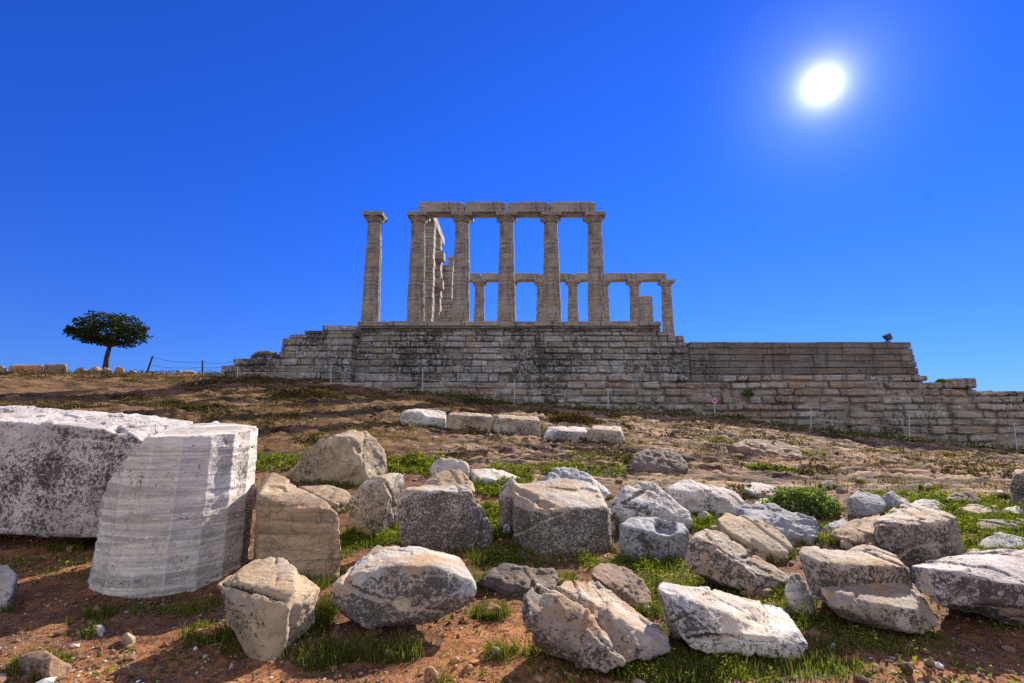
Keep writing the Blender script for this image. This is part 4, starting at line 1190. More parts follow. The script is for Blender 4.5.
def blades(P, h, w, lean, rng, segs=2):
    """P (n,3) roots; returns verts, tri/quad faces as quads, and per-vertex blade id"""
    n = len(P)
    az = rng.uniform(0, 2 * math.pi, n); ln = rng.uniform(.15, 1, n) * lean
    d = np.stack([np.cos(az), np.sin(az), np.zeros(n)], 1)
    s = np.stack([-np.sin(az), np.cos(az), np.zeros(n)], 1)
    rot = rng.uniform(-1, 1, n)[:, None]
    s = s * np.sqrt(1 - rot ** 2) + d * rot
    hh = (h * rng.uniform(.5, 1.15, n))[:, None]
    ww = (w * rng.uniform(.7, 1.3, n))[:, None] / 2
    up = np.array([0, 0, 1.0])
    p1 = P + up * hh * .55 + d * hh * (ln[:, None] * .35)
    p2 = P + up * hh * (1 - .35 * ln[:, None]) + d * hh * ln[:, None]
    V = np.stack([P - s * ww, P + s * ww, p1 + s * ww * .75, p1 - s * ww * .75, p2 + s * ww * .12, p2 - s * ww * .12], 1).reshape(-1, 3)
    b = np.arange(n)[:, None] * 6
    Q = np.concatenate([b + np.array([[0, 1, 2, 3]]), b + np.array([[3, 2, 4, 5]])], 0)
    return V, Q, np.repeat(np.arange(n), 6)

def leaves(C, size, rng, upb=.6, elong=1.5):
    n = len(C)
    nr = rng.normal(size=(n, 3)); nr[:, 2] = np.abs(nr[:, 2]) + upb
    nr /= np.linalg.norm(nr, axis=1)[:, None]
    a = rng.normal(size=(n, 3)); a -= nr * np.einsum('ij,ij->i', a, nr)[:, None]
    a /= np.linalg.norm(a, axis=1)[:, None]
    b = np.cross(nr, a)
    s = (size * rng.uniform(.6, 1.3, n))[:, None] / 2
    fold = nr * s * .25
    V = np.stack([C - a * s * elong, C + b * s * .8 - fold, C + a * s * elong, C - b * s * .8 - fold], 1).reshape(-1, 3)
    Q = np.arange(n * 4).reshape(n, 4)
    return V, Q, np.repeat(np.arange(n), 4)

def leafobj(name, lst, mat, parent=None, loc=(0, 0, 0)):
    V, Q, hue, n = [], [], [], 0
    for v, q, h in lst:
        V.append(v); Q.append(q + n); hue.append(h); n += len(v)
    V = np.concatenate(V) - np.array(loc)
    me = raw_mesh(name, V, np.concatenate(Q)); smooth(me, False)
    fattr(me, 'hue', np.concatenate(hue))
    return link(name, me, ML[mat], parent, (0, 0, 0) if parent is not None else loc)

rng = np.random.default_rng(23)
# green weeds between the stones
lst, glst = [], []
def zone_points(p, a, b, n, rng):
    r = np.sqrt(rng.uniform(0, 1, n)) * 1.12; t = rng.uniform(0, 2 * math.pi, n)
    x = p[0] + a * r * np.cos(t); y = p[1] + b * r * np.sin(t)
    return x, y
for i, (p, a, b, e) in enumerate(GZ[:len(GREEN)]):
    area = math.pi * a * b
    n = int(area * 4200 * e / max(1, (p[1] / 6.5)) ** 1.2) + 60
    x, y = zone_points(p, a, b, n, rng)
    clump = fbm(np.stack([x * 5, y * 5, np.full(n, i * 3.1)], 1), 3)
    k = clump > -.12
    x, y, c = x[k], y[k], clump[k]
    z = G(x, y) + np.clip(c + .12, 0, .8) * .17 * rng.uniform(.1, 1, len(x)) + .008
    sz = .026 * np.clip(p[1] / 6, .5, 1.8)
    v, q, bid = leaves(np.stack([x, y, z], 1), sz, rng)
    hue = np.clip(rng.normal(.45, .22, len(x)) + c * .3, 0, 1)
    lst.append((v, q, hue[bid]))
    m = n // 3
    x, y = zone_points(p, a, b, m, rng)
    P = np.stack([x, y, G(x, y) - .004], 1)
    v, q, bid = blades(P, .09, .006 * max(1, p[1] / 6), .5, rng)
    glst.append((v, q, np.clip(rng.normal(.45, .28, m), 0, 1)[bid]))
# thin scatter of weeds and dead stalks over the whole stone field
n = 9000
y = rng.uniform(3.0, 9.5, n); x = rng.uniform(-.75, 1.1, n) * (y + .5)
c = fbm(np.stack([x * 2.2, y * 2.2, np.full(n, 5.5)], 1), 4)
k = c > .05
x, y, c = x[k], y[k], c[k]
v, q, bid = leaves(np.stack([x, y, G(x, y) + .012 + .03 * c * rng.uniform(0, 1, len(x))], 1), .026, rng)
lst.append((v, q, np.clip(rng.normal(.5, .25, len(x)), 0, 1)[bid]))
n = 5000
y = rng.uniform(2.6, 9.5, n); x = rng.uniform(-.9, 1.1, n) * (y + .5)
c = fbm(np.stack([x * 1.8, y * 1.8, np.full(n, 15.5)], 1), 4)
k = c > .0
x, y = x[k], y[k]
v, q, bid = blades(np.stack([x, y, G(x, y) - .004], 1), .08, .005, 1.1, rng)
glst.append((v, q, np.clip(rng.normal(.75, .25, len(x)), 0, 1)[bid]))
# grass and weeds that grow up round each stone's foot
for Pf, cx_, cy_ in FOOT:
    if len(Pf) < 30: continue
    m = int(np.clip(len(Pf) * .35, 60, 700) * min(1.0, 6 / cy_))
    i = rng.integers(len(Pf), size=m)
    out_ = Pf[i][:, :2] - np.array([cx_, cy_]); out_ /= np.linalg.norm(out_, axis=1)[:, None] + 1e-6
    q_ = Pf[i][:, :2] + out_ * np.abs(rng.normal(.01, .035, (m, 1)))
    c = fbm(np.stack([q_[:, 0] * 3, q_[:, 1] * 3, np.full(m, 4.4)], 1), 3)
    q_ = q_[c > -.05]
    if len(q_) < 5: continue
    z = G(q_[:, 0], q_[:, 1])
    v, q, bid = blades(np.stack([q_[:, 0], q_[:, 1], z - .004], 1), .10, .0045 * max(1, cy_ / 5), .8, rng)
    glst.append((v, q, np.clip(rng.normal(.5, .3, len(q_)), 0, 1)[bid]))
    h_ = len(q_) // 2
    v, q, bid = leaves(np.stack([q_[:h_, 0], q_[:h_, 1], z[:h_] + rng.uniform(.005, .06, h_)], 1), .022 * max(.7, cy_ / 6), rng)
    lst.append((v, q, np.clip(rng.normal(.45, .25, h_), 0, 1)[bid]))
# strip of weeds along the foot of the retaining wall
for px in np.linspace(400, 1030, 70):
    yb = np.interp(px, [400, 505, 608, 713, 810, 909, 1030], [398, 404, 412, 417, 431, 441, 454])
    Yw = 23.2 - abs(rng.normal(0, .35))
    p = at(px, yb, Yw)
    n = int(rng.uniform(20, 90))
    x = p[0] + rng.normal(0, .35, n); y = np.minimum(p[1] + rng.normal(0, .16, n), 23.5)
    z = G(x, y) + np.abs(rng.normal(0, .11, n))
    v, q, bid = leaves(np.stack([x, y, z], 1), .085, rng)
    lst.append((v, q, np.clip(rng.normal(.25, .2, n), 0, 1)[bid]))
tag(leafobj('weeds', lst, 'weed'), 'low leafy green weeds growing between the fallen stones and along the wall foot', 'weeds', None, 'stuff')
# long grass at the feet of the front blocks
for i, (p, a, b, e) in enumerate(GZ[len(GREEN):]):
    area = math.pi * a * b
    n = int(area * 9000 * e)
    if n < 5: continue
    x, y = zone_points(p, a, b, n, rng)
    tuft = fbm(np.stack([x * 9, y * 9, np.full(n, 2.0)], 1), 2)
    P = np.stack([x, y, G(x, y) - .006], 1)[tuft > -.2]
    v, q, bid = blades(P, .15, .0045, .85, rng)
    glst.append((v, q, np.clip(rng.normal(.42, .27, len(P)), 0, 1)[bid]))
tag(leafobj('grass', glst, 'grass'), 'green grass blades growing round the feet of the fallen stones', 'grass', None, 'stuff')
# dry tufts over the slope
n = 11000
x = rng.uniform(-16, 20, n); y = 7.5 + 16 * rng.uniform(0, 1, n) ** .8
P3 = np.stack([x * .5, y * .7, np.zeros(n)], 1)
dens = fbm(P3, 4)
k = (dens > .02) & (y < 23.0)
x, y = x[k], y[k]
px_ = []
Pt = []
for xi, yi in zip(x, y):
    m = rng.integers(5, 14)
    Pt.append(np.stack([xi + rng.normal(0, .06, m), yi + rng.normal(0, .06, m)], 1))
Pt = np.concatenate(Pt)
P = np.stack([Pt[:, 0], Pt[:, 1], G(Pt[:, 0], Pt[:, 1]) - .01], 1)
v, q, bid = blades(P, .12, .014, .9, rng)
hz = np.clip(.45 + .35 * fbm(P * .6, 3) + rng.normal(0, .2, len(P)), 0, 1)
tag(leafobj('dry_grass', [(v, q, hz[bid])], 'dry'), 'dry straw and olive tufts scattered over the slope below the temple', 'dry grass', None, 'stuff')
n = 4600
x = rng.uniform(-15, 20, n); y = 8 + 15 * rng.uniform(0, 1, n)
c = fbm(np.stack([x * .45, y * .6, np.full(n, 8.0)], 1), 4)
k = c > .22 + .08 * sstep(-2, 4, x)
x, y = x[k], y[k]
L = []
for xi, yi in zip(x, y):
    m = rng.integers(14, 34); r = rng.uniform(.08, .24)
    X = rng.normal(0, r, m) + xi; Y_ = rng.normal(0, r * .8, m) + yi
    L.append(np.stack([X, Y_, G(X, Y_) + rng.uniform(0, r * .55, m)], 1))
for k in range(70):
    Yk = rng.uniform(22, 27.2); p_ = at(rng.uniform(-10, 330), 385, Yk)
    m = rng.integers(60, 170); r = rng.uniform(.15, .5)
    X = rng.normal(0, r * 1.5, m) + p_[0]; Y_ = rng.normal(0, r * .6, m) + Yk
    L.append(np.stack([X, Y_, G(X, Y_) + rng.uniform(0, r * .5, m)], 1))
L = np.concatenate(L)
v, q, bid = leaves(L, .055, rng, .3, 1.8)
hz = np.clip(.4 + .4 * fbm(L * .5 + 4, 3) + rng.normal(0, .22, len(L)), 0, 1)
tag(leafobj('low_scrub', [(v, q, hz[bid])], 'scrub'), 'low brown and olive cushion scrub covering parts of the slope', 'scrub', None, 'stuff')

def mound(name, cx, cy, zb, rx, ry, rz, n, size, mat, label, cat, group=None, stems=True, hue=.45):
    t = rng.normal(size=(n, 3)); t /= np.linalg.norm(t, axis=1)[:, None]
    t[:, 2] = np.abs(t[:, 2])
    lump = 1 + .28 * fbm(t * 2.6 + cx, 3)
    r = (rng.uniform(.35, 1, n) ** .45) * lump
    C = np.stack([cx + t[:, 0] * rx * r, cy + t[:, 1] * ry * r, zb + t[:, 2] * rz * r], 1)
    root = empty(name, (cx, cy, zb), label, cat, group)
    v, q, bid = leaves(C, size, rng, .4)
    hz = np.clip(rng.normal(hue, .2, n) + .25 * fbm(C * 6, 2), 0, 1)
    o = leafobj('foliage', [(v, q, hz[bid])], mat, root, (cx, cy, zb))
    V, F = [], []
    for k in range(9):
        a = rng.uniform(0, 6.28); e = np.array([math.cos(a) * rx * .6, math.sin(a) * ry * .6, rz * rng.uniform(.5, .8)])
        V.append(tube([np.zeros(3) - [0, 0, .03], e * .5 + [0, 0, .02], e], [size * .12, size * .09, size * .04], 5))
    v, f = merge(V)
    link('stems', raw_mesh('stems', v, f), MST, root)
    return root
MST = plain('woody_stem', (.11, .075, .045), .9, .1)
p = gp(817, 518)
mound('green_bush', p[0], p[1] + .35, G(p[0], p[1] + .35)[0] - .02, .50, .42, .33, 5200, .034, 'bush', 'bright green mounded bush between grey boulders on the right', 'bush')
GD = 'dry bushes on the slope'
for lab, px, py, rx, rz, n, mt in [('dark dry bush just above the right half of the row of cut blocks', 572, 425, 1.05, .36, 1700, 'scrub'),
                                ('brown dry bush below the retaining wall left of the pink diamond sign', 665, 418, .5, .22, 600, 'dry'),
                                ('olive bush on the slope under the left end of the podium', 300, 398, 1.5, .35, 1500, 'scrub'),
                                ('yellowish low bush between the slope row and the wall', 618, 419, .5, .24, 500, 'dry'),
                                ('small yellow green tuft on the bedrock below the lower wall at right', 893, 452, .5, .18, 420, 'weed'),
                                ('long dry bush on the bedrock near the right end of the lower wall', 950, 458, .9, .22, 800, 'dry')]:
    p = gp(px, py)
    mound('dry_shrub' if mt != 'weed' else 'low_shrub', p[0], p[1] + .3, G(p[0], p[1] + .3)[0] - .03, rx, rx * .5, rz, n, .075, mt, lab, 'bush', GD)
q = at(263, 358, 26.0); mound('dry_shrub', q[0], q[1] + .3, q[2] + .0, .85, .5, .40, 900, .085, 'dry', 'rusty dry bush growing on the stepped wing left of the temple', 'bush', GD)
GP = 'plants rooted in the walls'
q = at(748, 396, 23.5); mound('wall_plant', q[0], q[1] - .02, q[2], .26, .16, .34, 260, .10, 'bush', 'bright green plant rooted in the face of the retaining wall', 'plant', GP, hue=.6)
q = at(945, 381.4, 23.6); mound('wall_plant', q[0], q[1] + .2, q[2], .24, .2, .14, 180, .08, 'weed', 'green tuft on top of the retaining wall near its crowning block', 'plant', GP)

# ------------------------------------------------------------------ lone tree on the crest
def tree():
    Yt = 28.6
    base = at(105.5, 367, Yt); base[2] -= .3
    fork = at(110, 346, Yt)
    root = empty('umbrella_tree', base, 'lone dark evergreen tree with a flat umbrella crown on the left crest', 'tree')
    mid = (base + fork) / 2 + np.array([-.05, 0, .1])
    parts = [tube([base - base, mid - base, fork - base + [0, 0, .1]], [.16, .125, .10], 10)]
    tips = [(85, 336), (97, 330), (112, 326), (126, 330), (136, 337), (118, 340), (76, 333)]
    r2 = random.Random(3)
    for (a, b) in tips:
        e = at(a, b, Yt + r2.uniform(-.8, .8))
        m = fork + (e - fork) * .5 + np.array([0, 0, -.12])
        parts.append(tube([fork - base, m - base, e - base], [.10, .06, .025], 7))
    v, f = merge(parts)
    me = raw_mesh('trunk', v, f); smooth(me)
    link('trunk', me, plain('bark', (.06, .045, .035), .95, .1, 0, .35, 14), root)
    cl = [(78, 332, 13, 6, .9), (90, 324, 13, 8, 1.0), (90, 336, 17, 7, 1.2), (106, 320, 18, 8.5, 1.4), (108, 332, 20, 10, 1.6), (125, 323, 16, 9, 1.3), (128, 335, 18, 10.5, 1.4), (139, 332, 9.5, 9, .9), (121, 341, 14, 7, 1.0), (98, 340, 16, 5, 1.0), (73, 330, 7, 3, .4)]
    L = []
    for (a, b, rx, ry, rd) in cl:
        c = at(a, b, Yt)
        sx = rx / FPX * Yt * .85; sz = ry / FPX * Yt
        n = int(1250 * sx * sz) + 200
        t = rng.normal(size=(n, 3)); t /= np.linalg.norm(t, axis=1)[:, None]
        rr = (rng.uniform(0.2, 1, n) ** .5) * (1 + .22 * fbm(t * 3.1 + a, 3))
        L.append(c + t * rr[:, None] * np.array([sx, rd, sz]))
    L = np.concatenate(L)
    L = L[fbm(L * 2.4, 3) > -.26]
    v, q, bid = leaves(L, .13, rng, .2, 1.4)
    hz = np.clip(rng.normal(.38, .22, len(L)) + .3 * fbm(L * 2, 2), 0, 1)
    leafobj('crown', [(v, q, hz[bid])], 'tree', root, base)
tree()

# ------------------------------------------------------------------ gravel
def ico():
    bm = bmesh.new(); bmesh.ops.create_icosphere(bm, subdivisions=1, radius=1)
    v = np.array([p.co[:] for p in bm.verts]); f = np.array([[q.index for q in p.verts] for p in bm.faces]); bm.free()
    return v, f
IV, IF = ico()
n = 34000
y = 1.6 + 7.4 * rng.uniform(0, 1, n) ** 1.4
x = rng.uniform(-1.15, 1.15, n) * (y + .4)
clus = fbm(np.stack([x * 1.4, y * 1.4, np.full(n, 3.3)], 1), 4)
k = (clus + rng.normal(0, .25, n) > -.08)
x, y = x[k], y[k]
sz = np.minimum(np.exp(rng.normal(-5.0, .62, len(x))), .04)
n2 = 1500
x2 = rng.uniform(-15, 20, n2); y2 = 8 + 15 * rng.uniform(0, 1, n2)
s2 = np.minimum(np.exp(rng.normal(-3.7, .5, n2)), .09)
x = np.concatenate([x, x2]); y = np.concatenate([y, y2]); sz = np.concatenate([sz, s2])
m = len(x)
sc3 = sz[:, None] * rng.uniform(.6, 1.5, (m, 3)) * np.array([1, 1, .65])
a = rng.uniform(0, 6.28, m)
loc = IV[None] * (1 + rng.normal(0, .14, (m, len(IV), 1)))
loc = loc * sc3[:, None, :]
rx_ = loc[..., 0] * np.cos(a)[:, None] - loc[..., 1] * np.sin(a)[:, None]
ry_ = loc[..., 0] * np.sin(a)[:, None] + loc[..., 1] * np.cos(a)[:, None]
z = G(x, y) + sz * .22
V = np.stack([rx_ + x[:, None], ry_ + y[:, None], loc[..., 2] + z[:, None]], 2).reshape(-1, 3)
F = (IF[None] + (np.arange(m) * len(IV))[:, None, None]).reshape(-1, 3)
me = raw_mesh('gravel', V, F); smooth(me, False)
fattr(me, 'tint', np.repeat(rng.uniform(0, 1, m), len(IV)))
fattr(me, 'orange', np.clip(np.interp(np.repeat(np.hypot((x - _p1[0]) / .9, (y - _p1[1]) / 1.2), len(IV)), [.4, 1.2], [1, 0]), 0, 1))
mg, nn_ = material('gravel')
t = nn_.attr('tint')
c1 = nn_.mix(nn_.ramp(t, 0, .45), (.075, .038, .024), (.20, .115, .07))
c1 = nn_.mix(nn_.ramp(t, .6, .95), c1, (.40, .34, .29))
c1 = nn_.mix(nn_.ramp(t, .965, .98), c1, (.62, .60, .57))
c1 = nn_.mix(nn_.math('MULTIPLY', nn_.attr('orange'), .6), c1, (.40, .20, .085))
tcg = nn_.new('ShaderNodeTexCoord')
nn_.out(c1, .9, nn_.bump(nn_.noise(tcg.outputs['Object'], 90, 4, .6), .4, .006), .15)
tag(link('gravel', me, mg), 'loose gravel and small stone chips scattered over the red soil', 'gravel', None, 'stuff')
# ------------------------------------------------------------------ stones along the left crest
GC = 'stones along the crest under the tree'
def crest(name, label, x0, x1, y0, y1, mat, boxy=False, Y=27.4, cat='stone'):
    w, h = x1 - x0, y1 - y0
    if boxy:
        pts = [(x0, y1, 0), (x1, y1, 0), (x0 + .5, y0 + .6, .05), (x1 - .4, y0, .05), (x0 + .8, y0, .8), (x1 - .8, y0 - .2, .8)]
    else:
        rng_ = np.random.default_rng(hash_name(label))
        pts = [(x0 + w * (.5 + .5 * math.cos(a_) * rng_.uniform(.6, 1)), y0 + h * (.45 - .45 * math.sin(a_) * rng_.uniform(.5, 1)), rng_.uniform(0, .6)) for a_ in rng_.uniform(-.4, 3.5, 9)]
        pts += [(x0 + w * .1, y1, 0), (x1 - w * .1, y1, 0), (x0, y0 + h * .7, .2), (x1, y0 + h * .6, .2), (x0 + w * rng_.uniform(.25, .7), y0, .3)]
    if False:
        pts = [(x0, y0 + h * .6, .2), (x0 + w * .15, y0 + h * .2, .2), (x0 + w * .4, y0, .4), (x0 + w * .75, y0 + h * .08, .4), (x1, y0 + h * .5, .2), (x1 - w * .1, y1, 0), (x0 + w * .1, y1, 0), (x0 + w * .5, y0 + h * .4, 0)]
    return stone(name, label, cat, mat, [pts], Y=Y, group=GC, chip=1.0, rough=1.1)
crest('crest_stone', 'rounded brown stone at the left edge of the crest', -8, 8, 364, 378, 'brown')
crest('crest_block', 'rusty orange squared block near the left end of the crest', 8.5, 43, 365, 378, 'rust', True, cat='stone block')
crest('crest_block', 'dark flat topped block right of the rusty squared block on the crest', 44, 67, 364, 378, 'brown', True, cat='stone block')
crest('crest_stone', 'brownish rounded stone between the dark flat topped block and the tree', 73, 89, 366, 378, 'brown')
crest('crest_stone', 'low yellowish stone just left of the tree trunk', 88, 103, 365.5, 378, 'tan')
crest('crest_stone', 'rounded orange stone just right of the tree trunk', 112, 125, 366, 378, 'rust')
crest('crest_stone', 'low brown stone between two orange stones on the crest', 125.5, 137, 369, 379, 'brown')
crest('crest_stone', 'bright orange stone under the leaning post', 144, 159, 370.5, 380, 'rust')
crest('crest_stone', 'small pale stone left of the bright orange stone on the crest', 136, 144.5, 371, 379, 'tan')
crest('crest_stone', 'low dark stone right of the leaning post', 160, 175, 371.5, 380, 'brown')
crest('crest_block', 'flat pale slab at the right end of the crest stones', 176, 196, 371, 380, 'grey', True, cat='stone slab')
crest('crest_stone', 'dark low stone directly beneath the tree trunk', 100, 113, 367, 378, 'brown')

# ------------------------------------------------------------------ posts, rope, wire, sign, floodlight
MM = {'post': plain('galvanised', (.42, .44, .46), .5, .4, .3, .15), 'darkpost': plain('old_wood', (.05, .038, .03), .9, .1),
      'rope': plain('rope', (.38, .37, .36), .8, .1), 'wire': plain('wire', (.10, .10, .11), .5, .3, .6), 'pink': plain('pink_paint', (.75, .20, .48), .5, .3, 0, .08),
      'ink': plain('dark_paint', (.03, .02, .04), .5, .3), 'lampbody': plain('lamp_housing', (.035, .04, .05), .5, .4), 'glass': plain('lamp_glass', (.08, .11, .13), .1, .5)}
GPo = 'barrier posts in front of the walls'
posts = [(237.8, 367, 378, 25.0, 'thin metal barrier post at the foot of the stepped wing, leftmost of the posts'), (331, 362.5, 382.5, 24.2, 'thin pale barrier post under the left corner of the podium'),
         (422.7, 370, 391, 23.3, 'thin pale barrier post below the second standing column from the left'), (514.6, 380, 402, 23.1, 'thin pale barrier post on the slope below the middle of the temple'),
         (608, 390, 412, 22.9, 'thin pale barrier post below the rightmost front column'), (810.6, 408, 432, 22.9, 'thin grey barrier post right of the pink diamond sign'),
         (909, 418, 441, 22.9, 'thin grey barrier post below the right end of the dark upper wall'), (1017, 425, 452, 22.9, 'thin leaning barrier post at the right edge of the picture')]
tops = []
for px, y0, y1, Y, lab in posts:
    b, t = at(px, y1, Y), at(px + (-3 if px > 1000 else 0), y0, Y)
    b[2] -= .25
    v1 = tube([b - b, t - b], [.024, .022], 8)
    pr = empty('barrier_post', b, lab, 'post', GPo)
    me = raw_mesh('pole', *v1); smooth(me, False); link('pole', me, MM['post'], pr)
    e = t - b
    v, f = tube([e + [0, 0, -.03], e + [0, 0, .01], e + [0, 0, .035]], [.034, .036, .018], 8)
    link('cap', raw_mesh('cap', v, f), MM['post'], pr)
    tops.append(b + (t - b) * .68)
def strand(name, pts, r, sag, mat, label, cat):
    P = []
    for a, b in zip(pts[:-1], pts[1:]):
        for k in range(12):
            t = k / 12
            p_ = a + (b - a) * t; p_ = p_ - np.array([0, .03, sag * 4 * t * (1 - t)]); P.append(p_)
    P.append(pts[-1] - np.array([0, .03, 0]))
    c = P[0].copy()
    v, f = tube([q - c for q in P], [r] * len(P), 5)
    return tag(link(name, raw_mesh(name, v, f), MM[mat], None, c), label, cat)
strand('barrier_rope', tops[:5], .012, .06, 'rope', 'thin pale rope strung between the barrier posts in front of the podium', 'rope')
strand('barrier_rope', [tops[5], tops[6], tops[7]], .009, .05, 'rope', 'thin rope strung along the right part of the lower wall', 'rope')
# leaning fence post and its wires
fb, ft = at(146.5, 374, 27.8), at(152.8, 356, 27.8)
v, f = tube([np.zeros(3), ft - fb], [.055, .045], 8)
tag(link('fence_post', raw_mesh('fence_post', v, f), MM['darkpost'], None, fb), 'dark wooden fence post leaning to the right beside the crest stones', 'post')
fb2, ft2 = at(202.3, 376, 27.2), at(202.6, 360.5, 27.2)
v, f = tube([np.zeros(3), ft2 - fb2], [.042, .038], 8)
tag(link('fence_post', raw_mesh('fence_post', v, f), MM['darkpost'], None, fb2), 'short upright dark fence post left of the stepped wing', 'post')
e1, e2 = at(236, 360.5, 25.9), at(236, 364, 25.9)
strand('fence_wire', [fb + (ft - fb) * .92, ft2 - np.array([0, 0, .08]), e1], .010, .12, 'wire', 'upper sagging wire between the leaning fence post and the stepped wing', 'wire')
strand('fence_wire', [fb + (ft - fb) * .50, ft2 - np.array([0, 0, .38]), e2], .010, .10, 'wire', 'lower sagging wire between the leaning fence post and the stepped wing', 'wire')
# diamond sign
sb, st = at(714.6, 417, 22.8), at(714.6, 401, 22.8)
sg = empty('diamond_sign', sb, 'small pink diamond sign with a dark mark on a thin post', 'sign')
v, f = tube([np.array([0, .02, -.2]), st - sb + np.array([0, .02, -.05])], [.022, .022], 8); link('post', raw_mesh('post', v, f), MM['post'], sg)
def diamond(h, th, y):
    c, d = cbox(-h / 1.414, h / 1.414, -th / 2, th / 2, -h / 1.414, h / 1.414, .006)
    ca = math.sqrt(.5)
    c = np.stack([c[:, 0] * ca - c[:, 2] * ca, c[:, 1] + y, c[:, 0] * ca + c[:, 2] * ca], 1)
    return c + (st - sb), d
v, f = diamond(.155, .015, -.02); pl = link('panel', raw_mesh('panel', v, f), MM['pink'], sg)
ms = []
for s_, ang in ((-1, .9), (1, -.75)):
    c, d = cbox(-.055, .055, -.004, .004, -.017, .017, .003)
    ca, sa = math.cos(ang), math.sin(ang)
    c = np.stack([c[:, 0] * ca - c[:, 2] * sa + s_ * .022, c[:, 1] - .034, c[:, 0] * sa + c[:, 2] * ca + .01], 1)
    ms.append((c + (st - sb), d))
v, f = merge(ms); link('mark', raw_mesh('mark', v, f), MM['ink'], pl)
# floodlight on the wall top
fl_b = at(887.8, 341.9, 26.5)
fl = empty('floodlight', fl_b, 'small dark floodlight tilted on top of the dark upper wall', 'floodlight')
v, f = cbox(-.13, .13, -.10, .10, 0, .04, .01); V2, F2 = merge([(v, f), tube([np.array([0, 0, .03]), np.array([0, 0, .16])], [.03, .03], 8)])
link('bracket', raw_mesh('bracket', V2, F2), MM['lampbody'], fl)
# tilted housing, wider at its mouth, held by the bracket
def wedge(w0, w1, d, h, ang, c):
    V = []
    for z, w in ((-h, w0), (-h * .2, (w0 + w1) / 2 + .01), (h * .8, w1), (h, w1 * .92)):
        for a, b in ((-w, -d), (w, -d), (w, d), (-w, d)): V.append((a, b, z))
    F = [[3, 2, 1, 0], [12, 13, 14, 15]]
    for r in range(3):
        for k in range(4): F.append([r * 4 + k, r * 4 + (k + 1) % 4, (r + 1) * 4 + (k + 1) % 4, (r + 1) * 4 + k])
    V = np.array(V); ca, sa = math.cos(ang), math.sin(ang)
    return np.stack([V[:, 0] * ca + V[:, 2] * sa, V[:, 1], -V[:, 0] * sa + V[:, 2] * ca], 1) + np.array(c), F
v, f = wedge(.06, .13, .17, .16, -.55, (.03, 0, .25))
hs_ = link('housing', raw_mesh('housing', v, f), MM['lampbody'], fl)
v, f = wedge(.11, .115, .15, .012, -.55, (.03 - .165 * math.sin(.55), 0, .25 + .165 * math.cos(.55)))
link('lens', raw_mesh('lens', v, f), MM['glass'], hs_)
# ------------------------------------------------------------------ camera, sky, sun
cam = bpy.data.cameras.new('camera')
cam.sensor_width = 36; cam.lens = FPX / W * 36
cam.clip_start = .05; cam.clip_end = 5000
co = bpy.data.objects.new('camera', cam); COL.objects.link(co)
co.location = (0, 0, EYE); co.rotation_euler = (math.pi / 2 + PITCH, 0, 0)
sc.camera = co

sd = ray(822, 85); sd = sd / np.linalg.norm(sd)
ELEV = math.asin(sd[2]); AZ = math.atan2(sd[0], sd[1])
w = bpy.data.worlds.new('World'); sc.world = w; w.use_nodes = True
n = N(w)
sky = n.new('ShaderNodeTexSky', sky_type='NISHITA')
sky.sun_disc = False; sky.sun_elevation = ELEV; sky.sun_rotation = AZ
sky.altitude = 100; sky.air_density = 1.0; sky.dust_density = SKY_DUST; sky.ozone_density = 5.0
tc = n.new('ShaderNodeTexCoord'); d = tc.outputs['Generated']
col = n.mix(1.0, sky.outputs[0], SKY_TINT, 'MULTIPLY')
hs = n.new('ShaderNodeHueSaturation'); hs.inputs['Saturation'].default_value = SKY_SAT
n.put(hs.inputs['Color'], col); col = hs.outputs[0]
zs = n.new('ShaderNodeSeparateXYZ'); n.t.links.new(d, zs.inputs[0])
col = n.mix(1.0, col, n.mix(n.ramp(zs.outputs[2], 0.0, .5), LOW, HIGH), 'MULTIPLY')
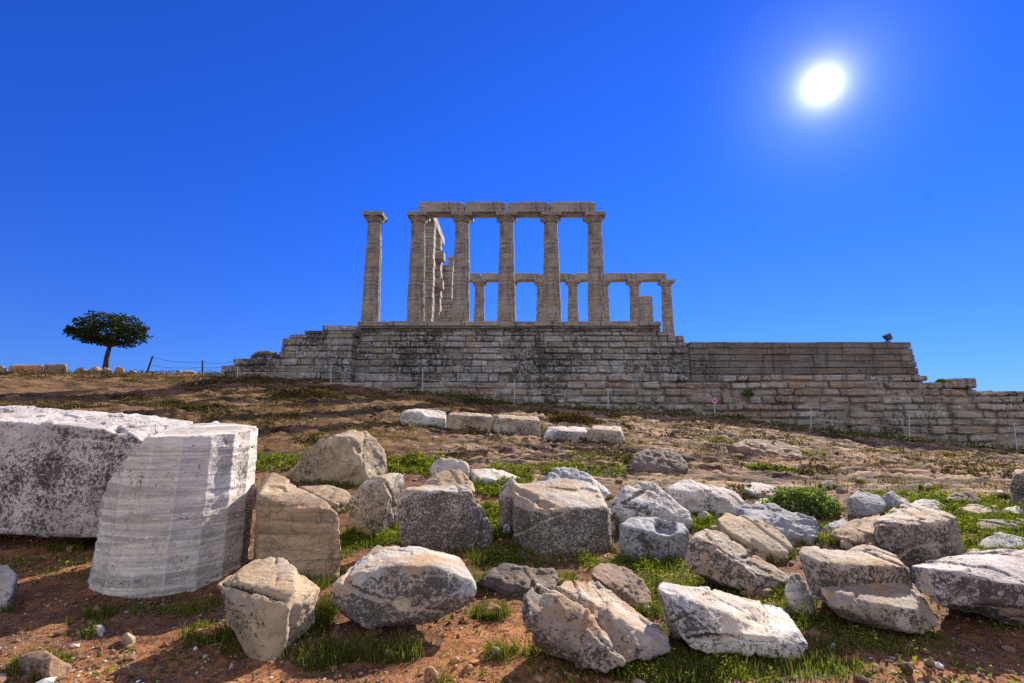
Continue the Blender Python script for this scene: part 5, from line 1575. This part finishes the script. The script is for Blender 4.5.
# invented bright cloud behind the viewer, added to lift the shaded stone faces
def dot(vec):
    q = n.new('ShaderNodeVectorMath', operation='DOT_PRODUCT')
    n.t.links.new(d, q.inputs[0]); q.inputs[1].default_value = tuple(vec)
    return q.outputs['Value']
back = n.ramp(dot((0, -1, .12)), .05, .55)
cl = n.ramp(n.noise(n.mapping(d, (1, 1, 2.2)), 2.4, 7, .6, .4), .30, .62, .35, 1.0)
col = n.mix(n.math('MULTIPLY', n.math('MULTIPLY', back, cl), BACK_FILL_MIX), col, tuple(BACK_FILL * c for c in (1.0, .97, .93)))
# glare of the sun itself
sdn = dot(sd)
ang = n.math('ARCCOSINE', n.math('MINIMUM', sdn, 1.0))
core = n.math('POWER', 2.71828, n.math('MULTIPLY', n.math('POWER', n.math('DIVIDE', ang, math.radians(.5)), .8), -1.0))
halo = n.math('POWER', n.ramp(ang, math.radians(1.0), math.radians(16), 1, 0, False), 3.2)
wide = n.math('POWER', n.ramp(ang, math.radians(1.0), math.radians(48), 1, 0, False), 2.0)
g = n.math('ADD', n.math('MULTIPLY', core, 38.0), n.math('ADD', n.math('MULTIPLY', halo, HALO), n.math('MULTIPLY', wide, WIDE)))
gl = n.mix(1.0, n.mix(n.ramp(ang, 0, math.radians(5), 1, 0), (.62, .78, 1.0), (1, .98, .95)), g, 'MULTIPLY')
col = n.mix(1.0, col, gl, 'ADD')
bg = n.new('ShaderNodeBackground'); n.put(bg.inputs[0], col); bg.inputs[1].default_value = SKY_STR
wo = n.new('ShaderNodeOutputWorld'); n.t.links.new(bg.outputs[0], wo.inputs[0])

sun = bpy.data.lights.new('sun', 'SUN'); sun.energy = SUN_STR; sun.angle = math.radians(.5); sun.color = (1.0, .90, .76)
so = bpy.data.objects.new('sun', sun); COL.objects.link(so)
so.rotation_euler = Vector(sd).to_track_quat('Z', 'Y').to_euler()
so.location = (30, 30, 40)

sc.view_settings.view_transform = 'Standard'; sc.view_settings.look = 'None'
sc.view_settings.exposure = EXPO; sc.view_settings.gamma = 1.0
sc.view_settings.use_curve_mapping = False
sc.render.engine = 'CYCLES'
sc.cycles.max_bounces = 6; sc.cycles.diffuse_bounces = 4; sc.cycles.glossy_bounces = 2; sc.cycles.transparent_max_bounces = 8
sc.cycles.use_denoising = DENOISE
sc.cycles.sample_clamp_indirect = 6
